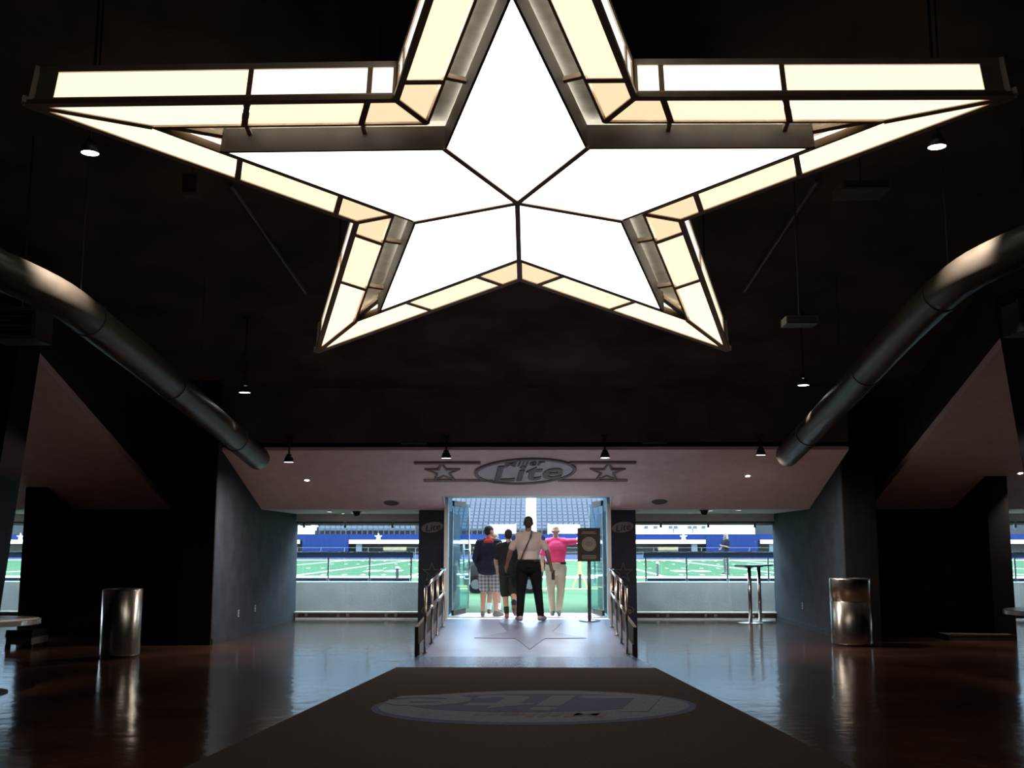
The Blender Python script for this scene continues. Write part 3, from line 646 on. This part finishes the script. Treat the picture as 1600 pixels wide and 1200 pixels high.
# utility cart parked on the turf
o = thing('utility_cart', 'dark green utility cart parked on turf ahead of the group of people', 'vehicle', (-.85, 30.2, ZF))
M_CART = mat('cart_green', (.0012, .0032, .002), .5, var=.2, spec=.15); M_OBLK = mat('outdoor_black', (.0018, .0018, .002), .6, var=.2, spec=.1); M_HUB = mat('cart_hub', (.03, .035, .033), .5, var=.1)
obj('body', hexa(B(), [(-1.05, -.55, .22), (1.05, -.55, .22), (1.05, .55, .22), (-1.05, .55, .22)], [(-1.0, -.5, .62), (1.1, -.5, .68), (1.1, .5, .68), (-1.0, .5, .62)]), M_CART, o)
obj('hood', hexa(B(), [(-1.05, -.5, .60), (-.55, -.5, .60), (-.55, .5, .60), (-1.05, .5, .60)], [(-.95, -.42, .82), (-.55, -.45, .88), (-.55, .45, .88), (-.95, .42, .82)]), M_CART, o)
obj('cargo_bed', ring(B(), [(.15, -.55), (1.15, -.55), (1.15, .55), (.15, .55)], [(.2, -.5), (1.1, -.5), (1.1, .5), (.2, .5)], .6, .9), M_OBLK, o)
obj('bench', bx(-.35, .12, -.5, .5, .6, .86), M_OBLK, o)
for x in (-.72, .72):
    for y in (-.56, .56):
        w = obj('wheel', tube(B(), [(x, y - .08, .24), (x, y + .08, .24)], .24, 20), M_OBLK, o); obj('hub', tube(B(), [(x, y - .095, .24), (x, y + .095, .24)], .13, 14), M_HUB, w)
# opposite side of the stadium
YB = 94.0
def blk(name, a, m, lab): return struct(obj(name, bx(*a), m), lab)
blk('wall_far_top', (-60, 60, YB, YB + .6, 1.84, 2.36), M_BLUE, 'royal blue band across the far stand')
for i, (a, b) in enumerate(((-19.9, -15.9), (14.6, 19.0))): blk('wall_far_solid_%d' % i, (a, b, YB - .05, YB + .5, ZF, 2.36), M_BLUE, 'solid royal blue section of the far wall')
blk('wall_far_back', (-60, 60, YB + 3, YB + 3.2, 0, 2.3), M_DKINT, 'dim back wall of the far suites')
blk('wall_far_ceiling', (-60, 60, YB + .5, YB + 3.2, 1.84, 2.3), M_DKINT, 'ceiling of the far suites')
blk('floor_far_suite', (-60, 60, YB, YB + 3.2, 0, .3), M_DKINT, 'floor of the far suites')
blk('trim_far_kerb', (-60, 60, YB - .4, YB, 0, .62), M_NAVPAD, 'navy pad wall at the far side of field')
for i, (a, b) in enumerate(((-60, -20.1), (-15.8, 14.5), (19.2, 60))): 
    blk('trim_far_beam_%d' % i, (a, b, YB - .5, YB + .05, 1.56, 1.86), M_WHITE, 'white beam over the far suites')
M_PALEBL = mat('pale_blue_column', (.035, .052, .066), .6, var=.05)
for i, x in enumerate((-23.5, -21.2, -15.0, 13.6, 20.2, 24)): blk('trim_far_column_%d' % i, (x - .25, x + .25, YB - .1, YB + .3, ZF, 1.6), M_PALEBL, 'pale column under the white beam')
def cream(x0, x1, lab): 
    o = thing('suite_counter', lab, 'counter', ((x0 + x1) / 2, YB + .8, .3)); w = (x1 - x0) / 2
    obj('top', bx(-w, w, -.3, .3, .72, .98), M_CREAM, o); obj('front', bx(-w * .95, w * .95, -.25, .25, 0, .72), M_DKINT, o)
cream(-13.0, -11.0, 'cream counter in the far suite seen through the bare window'); cream(10.6, 12.3, 'cream counter in the far suite seen through the bar table window'); cream(-5.2, -3.6, 'cream counter in far suite beyond the person in navy hoodie')
M_RAILG = mat('rail_grey', (.05, .06, .075), .6, var=.05)
o = thing('far_railing', 'thin pale railing along the far side of the field', 'railing', (0, YB - 1.4, ZF))
for z in (.62, 1.0): obj('rail', bx(-30, 30, -.02, .02, z - .012, z + .012), M_RAILG, o)
for k in range(31): obj('post', bx(-30 + k * 2 - .02, -30 + k * 2 + .02, -.02, .02, 0, 1.0), M_RAILG, o)
for x, lab in ((-13.35, 'white wall star on the far blue band beyond the bare window'), (12.7, 'white wall star on the far blue band beyond bar table window'), (-44.3, 'white wall star on far blue band beyond the round table'), (-.2, 'white wall star on far blue band behind the group of people')):
    s = obj('wall_star', prism(B(), starpts(.34), 0, .06), M_WHITE); s.matrix_world = Matrix.Translation((x, YB - .0, 2.12)) @ Matrix.Rotation(PI / 2, 4, 'X'); tag(s, lab, 'star', 'stars on the far wall')
# terraces
RISE, RUN, NR = .325, .80, 24
bm = B()
for r in range(NR): box(bm, -60, 60, YB + .55 + r * RUN, YB + .55 + (r + 1) * RUN, 0 if r > 3 else 2.3, 2.36 + r * RISE)
struct(obj('stand_terrace', bm, M_TREAD), 'grey stepped terrace of the far stand')
bm = B()
for r in range(NR):
    for x0, x1 in ((-.76, .18), (-26, -24.9), (8.0, 18.6) if r < 1 else (7.6, 8.1)): box(bm, x0, x1, YB + .55 + r * RUN - .03, YB + .55 + (r + 1) * RUN, 2.36 + r * RISE, 2.36 + r * RISE + .03); box(bm, x0, x1, YB + .55 + (r + 1) * RUN - .04, YB + .55 + (r + 1) * RUN - .03, 2.36 + r * RISE, 2.36 + (r + 1) * RISE)
struct(obj('stand_aisle', bm, M_CONCW), 'white stepped aisles of the far stand')
struct(obj('wall_far_parapet', bx(8.0, 18.6, YB + 1.32, YB + 1.42, 2.36, 3.3), M_WHITE), 'white parapet behind the first row of seats')
M_TIER = mat('upper_tier_grey', (.10, .115, .14), .85, var=.3, scale=.5)
blk('wall_far_upper', (-110, 110, YB + .55 + NR * RUN, YB + 21, 0, 15), M_TIER, 'grey facade above the far stand')
bm = B()
for r in range(26): box(bm, -110, 110, YB + 20 + r * 1.0, YB + 21 + r * 1.0, 13 + r * .9, 15.2 + r * 1.2)
struct(obj('upper_tier', bm, M_TIER), 'stepped upper tier of the far stand')
bm = B()
box(bm, -.19, .19, .16, .22, .46, .73); box(bm, -.19, .19, -.12, .17, .34, .39); box(bm, -.22, -.20, -.05, .2, .0, .5); box(bm, .20, .22, -.05, .2, 0, .5); box(bm, -.15, .15, .145, .165, .50, .70)
seat0 = obj('stadium_seat', bm, M_SEAT); C.objects.unlink(seat0)
GR = 'seats of the far stand'
def seat(x, r):
    o = seat0.copy(); C.objects.link(o); o.location = (x, YB + .55 + r * RUN + .35, 2.36 + r * RISE); return o
ORD = ['first', 'second', 'third', 'fourth', 'fifth', 'sixth', 'seventh', 'eighth', 'ninth']
rest = []
cnt = 0
left = [-.98 - .465 * k for k in range(16)]; right = [.42 + .465 * k for k in range(14)]
for r in range(24):
    for x in left + right:
        if cnt < 270 and r < 9: tag(seat(x, r), 'grey blue seat, %s row up, far stand block on %s side of aisle' % (ORD[r], 'sign stand' if x > 0 else 'navy hoodie'), 'seat', GR + ' row %d' % (r + 1) + (' by sign' if x > 0 else ' by hoodie')); cnt += 1
        else: rest.append((x, r))
for k in range(18): tag(seat(-18.4 + .465 * k, 0), 'grey blue folding seat above far blue wall, seen through bare window', 'seat', GR + ' through the bare window'); cnt += 1
for x in (9.65, 10.45, 11.75, 12.2, 13.4, 13.85, 14.6): tag(seat(x, 0), 'grey blue seat above far blue wall, seen through bar table window', 'seat', GR + ' through the bar table window'); cnt += 1
for r in range(24):
    for k in range(60):
        x = -40 + .465 * k
        if x < -9.4 and (r > 0 or x < -19) and not -26 < x < -24.8: rest.append((x, r))
    for k in range(60):
        x = 8.3 + .465 * k
        if r > 2: rest.append((x, r))
rest = [(x, r) for x, r in rest if not (r < 4 and (-21.3 < x < -18.7 or 15.4 < x < 19.2))]
bm = B()
for x, r in rest:
    y, z = YB + .55 + r * RUN + .35, 2.36 + r * RISE
    box(bm, x - .215, x + .215, y + .16, y + .22, z + .46, z + .73); box(bm, x - .215, x + .215, y - .12, y + .17, z + .0, z + .38)
o = obj('stadium_seats', bm, M_SEAT); o['kind'] = 'stuff'; o['label'] = 'further rows of grey blue seats in the far stand'; o['category'] = 'seats'
for x, w, lab in ((-20.0, .9, 'white vomitory wall above far blue wall, bare window side'), (17.3, 1.6, 'white vomitory wall above far blue wall, bar table side')):
    o = thing('stand_portal', lab, 'portal', (x, YB + .8, 2.36)); obj('side_wall', bx(-w, -w + .2, -.2, 2, 0, 1.1), M_WHITE, o); obj('side_wall', bx(w - .2, w, -.2, 2, 0, 1.1), M_WHITE, o); obj('front_wall', bx(-w, w, -.22, -.2, 0, .7), M_WHITE, o)
    obj('rail', bx(-w, w, -.24, -.2, .95, 1.0), M_CLAMP, o)
o = thing('aisle_rail', 'white safety rail at the foot of the far stand aisle', 'railing', (-.3, YB + .35, 2.36))
for x in (-1.3, 1.5): obj('post', bx(x - .04, x + .04, -.04, .04, 0, .9), M_WHITE, o)
obj('glass', bx(-3.6, -1.3, -.02, .0, .05, .8), M_WHITE, o); obj('glass', bx(1.5, 4.2, -.02, .0, .05, .8), M_WHITE, o)
for i, (x, c) in enumerate(((20.55, (.6, .03, .04)), (20.95, (.75, .35, .05)), (21.4, (.6, .03, .04)))):
    o = thing('drinks_cooler', 'round %s cooler on the turf at far side beyond bar tables' % ('orange' if i == 1 else 'red'), 'cooler', (x * .885, 83 + i * .2, ZF), 0, 'coolers on the field')
    obj('barrel', lathe(B(), [(0, 0), (.17, 0), (.2, .45), (0, .45)], 16), mat('cooler_%d' % i, c, .5, var=.05), o); obj('lid', lathe(B(), [(0, .45), (.2, .45), (.18, .52), (0, .53)], 16), M_WHITE, o)

# ================================================================ PEOPLE
def sphere(bm, c, r):
    r = r if isinstance(r, (tuple, list)) else (r, r, r); n, k = 16, 10; rows = []
    for i in range(k + 1):
        th = PI * i / k; z = c[2] + r[2] * math.cos(th); q = math.sin(th)
        if i in (0, k): rows.append([bm.verts.new((c[0], c[1], z))] * n)
        else: rows.append([bm.verts.new((c[0] + r[0] * q * math.cos(2 * PI * j / n), c[1] + r[1] * q * math.sin(2 * PI * j / n), z)) for j in range(n)])
    for i in range(k):
        for j in range(n):
            f = [rows[i][j], rows[i][(j + 1) % n], rows[i + 1][(j + 1) % n], rows[i + 1][j]]
            bm.faces.new(f[1:] if i == 0 else (f[:3] if i == k - 1 else f))
def cap(bm, p, q, r1, r2):
    p, q = Vector(p), Vector(q); n = max(2, int((q - p).length / (min(r1, r2) * .5)))
    tube(bm, [p + (q - p) * i / n for i in range(n + 1)], r1, 14, r2); sphere(bm, p, r1 * .995); sphere(bm, q, r2 * .995)
def bake(name, bm, voxel, m, parent, smooth=4):
    me = bpy.data.meshes.new('tmp'); bmesh.ops.recalc_face_normals(bm, faces=bm.faces[:]); bm.to_mesh(me); bm.free()
    ob = bpy.data.objects.new(name, me); C.objects.link(ob); ob.parent = parent
    r = ob.modifiers.new('r', 'REMESH'); r.mode = 'VOXEL'; r.voxel_size = voxel; r.use_smooth_shade = True
    if smooth: s = ob.modifiers.new('s', 'SMOOTH'); s.iterations = smooth; s.factor = .5
    me.materials.append(m)
    return ob
def hand(bm, w, d, side):
    """palm and five curled fingers from the wrist w along direction d"""
    w, d = Vector(w), Vector(d).normalized(); fwd = Vector((0, 1, 0)); a = (fwd - d * fwd.dot(d)).normalized(); n = d.cross(a) * side
    cap(bm, w, w + d * .08, .026, .034)
    cap(bm, w + d * .05 + a * .012, w + d * .09 + a * .016, .024, .022); cap(bm, w + d * .05 - a * .012, w + d * .09 - a * .016, .024, .022)
    for k, L in enumerate((.072, .082, .076, .058)):
        b0 = w + d * .09 + a * (.033 - .022 * k); m1 = b0 + d * L * .5 - n * .006; e = m1 + d * L * .38 - n * .022
        cap(bm, b0, m1, .0105, .0095); cap(bm, m1, e, .0095, .008)
    t0 = w + d * .03 + a * .028; t1 = t0 + d * .035 + a * .025 - n * .008; cap(bm, t0, t1, .0125, .011); cap(bm, t1, t1 + d * .032 + a * .004 - n * .008, .011, .009)
def person(lab, loc, rz, H, J, skin, hair, top, bottom, shoe, sleeve='short', legs='long', bulk=1.0, voxel=.011, hair_long=False, bald=False, sock=None, tucked=False, hem=.88, group='people'):
    k = H / 1.78
    o = thing('person', lab, 'person', loc, rz, group); o.scale = (k, k, k)
    D = dict(hipL=(-.095, 0, .92), hipR=(.095, 0, .92), kneeL=(-.105, .02, .50), kneeR=(.105, .02, .50), ankL=(-.11, -.01, .085), ankR=(.11, -.01, .085),
             shL=(-.195, 0, 1.43), shR=(.195, 0, 1.43), elL=(-.27, -.03, 1.16), elR=(.27, -.03, 1.16), wrL=(-.29, .03, .91), wrR=(.29, .03, .91), footL=(-.12, 1), footR=(.12, 1), turn=0, toeL=0, toeR=0)
    D.update(J)
    V = lambda n: Vector(D[n])
    b = B()
    def torso(bm, g):
        sphere(bm, (0, -.005, .95), (.160 * bulk + g, .120 * bulk + g, .13 + g)); sphere(bm, (0, .005, 1.10), (.148 * bulk + g, .112 * bulk + g, .17 + g))
        sphere(bm, (0, 0, 1.30), (.172 * bulk + g, .118 * bulk + g, .19 + g)); cap(bm, V('shL') * .78 + Vector((0, 0, .32)), V('shR') * .78 + Vector((0, 0, .32)), .075 + g * .7, .075 + g * .7)
        cap(bm, (-.06, -.01, 1.47), (.06, -.01, 1.47), .06 + g * .5, .06 + g * .5)
        for sx in (-1, 1): cap(bm, (sx * .120 * bulk, -.005, 1.37), (sx * .070 * bulk, -.005, 1.06), .070 + g, .078 + g)
    torso(b, 0)
    cap(b, (0, -.005, 1.46), (0, .012, 1.60), .060, .055)
    hd = B()
    sphere(hd, (0, .012, 1.685), (.077, .095, .098)); sphere(hd, (0, .035, 1.625), (.058, .068, .075)); cap(hd, (0, .10, 1.665), (0, .118, 1.640), .010, .014); sphere(hd, (0, .075, 1.585), (.03, .03, .025))
    for s in (-1, 1): sphere(hd, (s * .08, .0, 1.655), (.012, .024, .033)); sphere(hd, (s * .03, .088, 1.70), (.022, .012, .008))
    R = Matrix.Rotation(D['turn'], 4, 'Z'); bmesh.ops.transform(hd, matrix=R, verts=hd.verts[:])
    tmp = bpy.data.meshes.new('t'); hd.to_mesh(tmp); b.from_mesh(tmp); bpy.data.meshes.remove(tmp); hd.free()
    for s in 'LR':
        cap(b, V('sh' + s), V('el' + s), .056, .043); cap(b, V('el' + s), V('el' + s).lerp(V('wr' + s), .35), .043, .044); cap(b, V('el' + s).lerp(V('wr' + s), .35), V('wr' + s), .044, .029)
        hand(b, V('wr' + s), V('wr' + s) - V('el' + s), -1 if s == 'L' else 1)
        cap(b, V('hip' + s), V('knee' + s), .088, .058); cap(b, V('knee' + s), V('knee' + s).lerp(V('ank' + s), .32), .057, .060); cap(b, V('knee' + s).lerp(V('ank' + s), .32), V('ank' + s), .060, .040)
    bake('body', b, voxel, skin, o)
    for s in 'LR':      # shoes
        a = V('ank' + s); fx_, fy_ = D['foot' + s]; d = Vector((fx_, fy_, 0)).normalized(); tz = D['toe' + s]
        q = B(); up_ = a + Vector((0, 0, .01))
        hl = a - d * .045 + Vector((0, 0, -.045)); to = a + d * .165 + Vector((0, 0, -.052 - tz))
        cap(q, a + Vector((0, 0, -.005)), hl, .048, .040); cap(q, hl, to, .040, .033); cap(q, a + d * .02, to, .045, .030); cap(q, hl + Vector((0, 0, 0)), to.lerp(hl, .3), .040, .042)
        sh = bake('shoe', q, .010, shoe, o, 2)
        q = B(); pts = [(hl + Vector((0, 0, -.038))), to + Vector((0, 0, -.028))]; cap(q, pts[0] + Vector((0, 0, .008)), pts[1] + Vector((0, 0, .006)), .028, .026)
        if sock:
            q2 = B(); cap(q2, a + Vector((0, 0, .0)), a.lerp(V('knee' + s), .30), .047, .056); bake('sock', q2, .010, sock, o, 1)
        q.free()
    # trousers or shorts
    q = B(); sphere(q, (0, -.005, .95), (.172 * bulk, .135 * bulk, .13)); tube(q, [(0, 0, .9), (0, 0, 1.04)], .15 * bulk, 20); cap(q, (-.07, -.03, .90), (.07, -.03, .90), .105 * bulk, .105 * bulk)
    for s in 'LR':
        hp, kn, an = V('hip' + s), V('knee' + s), V('ank' + s)
        if legs == 'long': cap(q, hp, kn, .108 * bulk, .082); cap(q, kn, an.lerp(kn, .06), .080, .064)
        else: cap(q, hp, hp.lerp(kn, .86 if legs == 'short' else 1.0), .112 * bulk, .100)
    bt = bake('trousers' if legs == 'long' else 'shorts', q, voxel, bottom, o, 5)
    q = B(); tube(q, [(.001, 0, 1.005), (.001, 0, 1.045)], .176 * bulk, 28); bmesh.ops.transform(q, matrix=Matrix.Diagonal((1, .80, 1, 1)), verts=q.verts[:])
    if tucked: obj('belt', q, M_BLKMET, bt)
    else: q.free()
    # shirt
    q = B()
    sphere(q, (0, .0, 1.06), (.168 * bulk, .132 * bulk, .13)); torso(q, .020)
    if not tucked: sphere(q, (0, -.008, .95), (.208 * bulk, .168 * bulk, .22))
    ZT = 1.035 if tucked else hem
    for v in q.verts:
        if v.co.z < ZT: v.co.z = ZT + (v.co.z - ZT) * .02
    for s in 'LR':
        sh, el, wr = V('sh' + s), V('el' + s), V('wr' + s)
        if sleeve == 'short': cap(q, sh, sh.lerp(el, .78), .074, .064)
        else: cap(q, sh, el, .080, .066); cap(q, el, el.lerp(wr, .93), .066, .050)
    st_ = bake('hooded_top' if sleeve == 'long' else 'shirt', q, voxel, top, o, 5)
    # hair, eyes and mouth
    q = B(); sphere(q, (0, -.004, 1.700), (.084, .100, .094)) if not bald else sphere(q, (0, -.014, 1.655), (.083, .085, .055))
    if not bald: sphere(q, (0, -.035, 1.655), (.074, .062, .075))
    if hair_long: sphere(q, (0, -.04, 1.62), (.095, .08, .15)); sphere(q, (.0, -.06, 1.48), (.10, .06, .14)); sphere(q, (.07, .0, 1.52), (.04, .06, .15)); sphere(q, (-.07, .0, 1.52), (.04, .06, .15))
    bmesh.ops.transform(q, matrix=R, verts=q.verts[:]); bake('hair', q, .010, hair, o, 2)
    for s in (-1, 1):
        q = B(); sphere(q, (s * .03, .094, 1.688), (.010, .010, .006)); bmesh.ops.transform(q, matrix=R, verts=q.verts[:]); obj('eye', q, M_BLKMET, o, True)
    q = B(); sphere(q, (0, .100, 1.608), (.022, .008, .006)); bmesh.ops.transform(q, matrix=R, verts=q.verts[:]); obj('mouth', q, mat('lips', (.35, .12, .10), .5, var=.05), o, True)
    return o, st_
SK1 = mat('skin_light', (.52, .30, .22), .55, var=.06); SK2 = mat('skin_brown', (.12, .062, .043), .55, var=.06)
HB = mat('hair_dark', (.018, .012, .010), .6, var=.3, scale=60); HBR = mat('hair_brown', (.05, .03, .022), .6, var=.3, scale=60); HG = mat('hair_grey', (.40, .28, .22), .6, var=.15, scale=60); HBL = mat('hair_blonde', (.22, .16, .09), .55, var=.2, scale=50)
NAVYC = mat('navy_fleece', (.005, .008, .028), .85, var=.2, scale=20); REDC = mat('red_collar', (.65, .05, .04), .8, var=.1); BLKC = mat('black_cotton', (.006, .006, .008), .8, var=.2)
BEIGE = mat('beige_shirt', (.30, .25, .245), .8, var=.06, scale=8, bump=.2, bscale=12); BLKP = mat('black_trouser', (.004, .004, .0045), .9, var=.2, spec=.1, bump=.2, bscale=10); PINK = mat('pink_polo', (.80, .055, .20), .75, var=.06, bump=.3, bscale=10)
KHAKI = mat('khaki_cotton', (.42, .36, .28), .8, var=.06, bump=.3, bscale=10); DKSH = mat('dark_green_short', (.007, .013, .010), .8, var=.2); GREYS = mat('grey_shoe', (.16, .15, .15), .7, var=.1); BRNS = mat('brown_shoe', (.20, .09, .06), .6, var=.1)
WSOCK = mat('white_sock', (.8, .8, .8), .9, var=.03); BLKSK = mat('black_sock', (.02, .02, .02), .9, var=.1); GREYP = mat('pale_grey_trouser', (.11, .11, .10), .8, var=.06); BLUET = mat('blue_trim', (.02, .05, .25), .8, var=.1)
def px(x, y, z=None):  # helper: lobby depth y to X for a picture column (only used to read positions off the photograph)
    return (x - 835.1) / F_PX * y
# 1: navy hoodie, plaid shorts
p1, s1 = person('person in navy hoodie with red collar and plaid shorts, standing in the doorway', (px(765, 20.3), 20.3, .22), -.05, 1.65,
    dict(turn=-.9, elL=(-.275, -.02, 1.13), wrL=(-.22, .17, .95), elR=(.275, -.02, 1.13), wrR=(.22, .17, .94), kneeL=(-.11, .03, .5), ankL=(-.12, .0, .085), kneeR=(.12, .03, .5), ankR=(.14, .05, .085), footR=(.7, .7)),
    SK1, HB, NAVYC, plaid(), GREYS, 'long', 'short', 1.18, hem=.80)
q = B(); lathe(q, [(.085, 1.47), (.092, 1.50), (.078, 1.545), (.066, 1.54), (.07, 1.48)], 20); sphere(q, (0, -.085, 1.46), (.10, .04, .055)); obj('hood', q, REDC, p1, True)
# 2: youth in black, dark shorts, one foot lifted
p2, s2 = person('young person in black shirt and dark shorts with one heel lifted mid stride', (px(795, 19.75), 19.75, .22), -.02, 1.57,
    dict(turn=.12, kneeL=(-.07, .05, .5), ankL=(-.03, -.02, .085), hipL=(-.09, 0, .92), kneeR=(.10, .06, .51), ankR=(.12, -.20, .26), toeR=.13, elL=(-.26, .02, 1.16), wrL=(-.24, .16, .96), elR=(.26, .02, 1.16), wrR=(.22, .16, .95)),
    SK1, HB, BLKC, DKSH, BRNS, 'short', 'knee', 1.0, sock=BLKSK)
q = B(); lathe(q, [(.070, 1.49), (.074, 1.505), (.064, 1.52), (.060, 1.505)], 18); obj('collar', q, GREYP, p2, True)
# 3: beige uniform shirt, black trousers
p3, s3 = person('person in beige short sleeved shirt and black trousers with a diagonal shoulder strap', (px(826, 19.25), 19.25, .215), 0, 1.79,
    dict(turn=.05, kneeL=(-.13, .02, .5), ankL=(-.15, -.06, .085), kneeR=(.16, .04, .5), ankR=(.21, .03, .085), hipR=(.10, 0, .92), footL=(-.35, 1), footR=(.45, .9), elL=(-.31, -.03, 1.19), wrL=(-.375, .07, .96), elR=(.32, -.03, 1.18), wrR=(.385, .05, .93)),
    SK2, HB, BEIGE, BLKP, GREYS, 'short', 'long', 1.14, tucked=True)
st3 = [(.06, -.075, 1.53), (.045, -.145, 1.44), (-.03, -.160, 1.28), (-.10, -.158, 1.12), (-.14, -.150, 1.02)]
obj('shoulder_strap', tube(B(), st3, .012, 8), M_BLKMET, s3, True)
for s in (-1, 1):
    q = B(); cap(q, (s * .238, -.03, 1.42), (s * .248, -.034, 1.395), .043, .046); obj('sleeve_trim', q, BLUET, s3, True)
o = obj('radio', bx(-.028, .028, -.018, .018, -.12, .05), mat('radio_dark_red', (.025, .005, .006), .5, var=.1)); o.location = (px(826, 19.25) + .430, 19.335, 1.03); tag(o, 'dark hand held radio carried by the person in beige shirt', 'radio')
# 4: pink polo, khaki trousers, arm raised
p4, s4 = person('person in pink polo shirt and khaki trousers with one arm raised pointing', (px(868, 20.6), 20.6, .22), .03, 1.66,
    dict(turn=-.1, shR=(.20, 0, 1.44), elR=(.43, .06, 1.46), wrR=(.50, .30, 1.55), elL=(-.27, 0, 1.15), wrL=(-.26, .12, .95), kneeL=(-.10, .02, .5), ankL=(-.07, .0, .085), kneeR=(.10, .04, .5), ankR=(.05, -.12, .10), toeR=.02),
    SK1, HG, PINK, KHAKI, GREYS, 'short', 'long', 1.18, bald=True, tucked=True)
# 5: mostly hidden behind the hoodie
p5, s5 = person('person with white socks mostly hidden behind the person in navy hoodie', (px(773, 21.1), 21.1, .22), -.3, 1.52,
    dict(turn=-.7, ankL=(-.10, -.05, .085)), SK1, HBL, mat('grey_tee', (.3, .3, .32), .8, var=.1), GREYP, BRNS, 'short', 'short', 1.0, sock=WSOCK)
# 6: far person on the turf
p6, s6 = person('blonde person in dark top and pale grey trousers standing on the turf', (px(1130, 48.5), 48.5, ZF + .004), PI * .62, 1.78,
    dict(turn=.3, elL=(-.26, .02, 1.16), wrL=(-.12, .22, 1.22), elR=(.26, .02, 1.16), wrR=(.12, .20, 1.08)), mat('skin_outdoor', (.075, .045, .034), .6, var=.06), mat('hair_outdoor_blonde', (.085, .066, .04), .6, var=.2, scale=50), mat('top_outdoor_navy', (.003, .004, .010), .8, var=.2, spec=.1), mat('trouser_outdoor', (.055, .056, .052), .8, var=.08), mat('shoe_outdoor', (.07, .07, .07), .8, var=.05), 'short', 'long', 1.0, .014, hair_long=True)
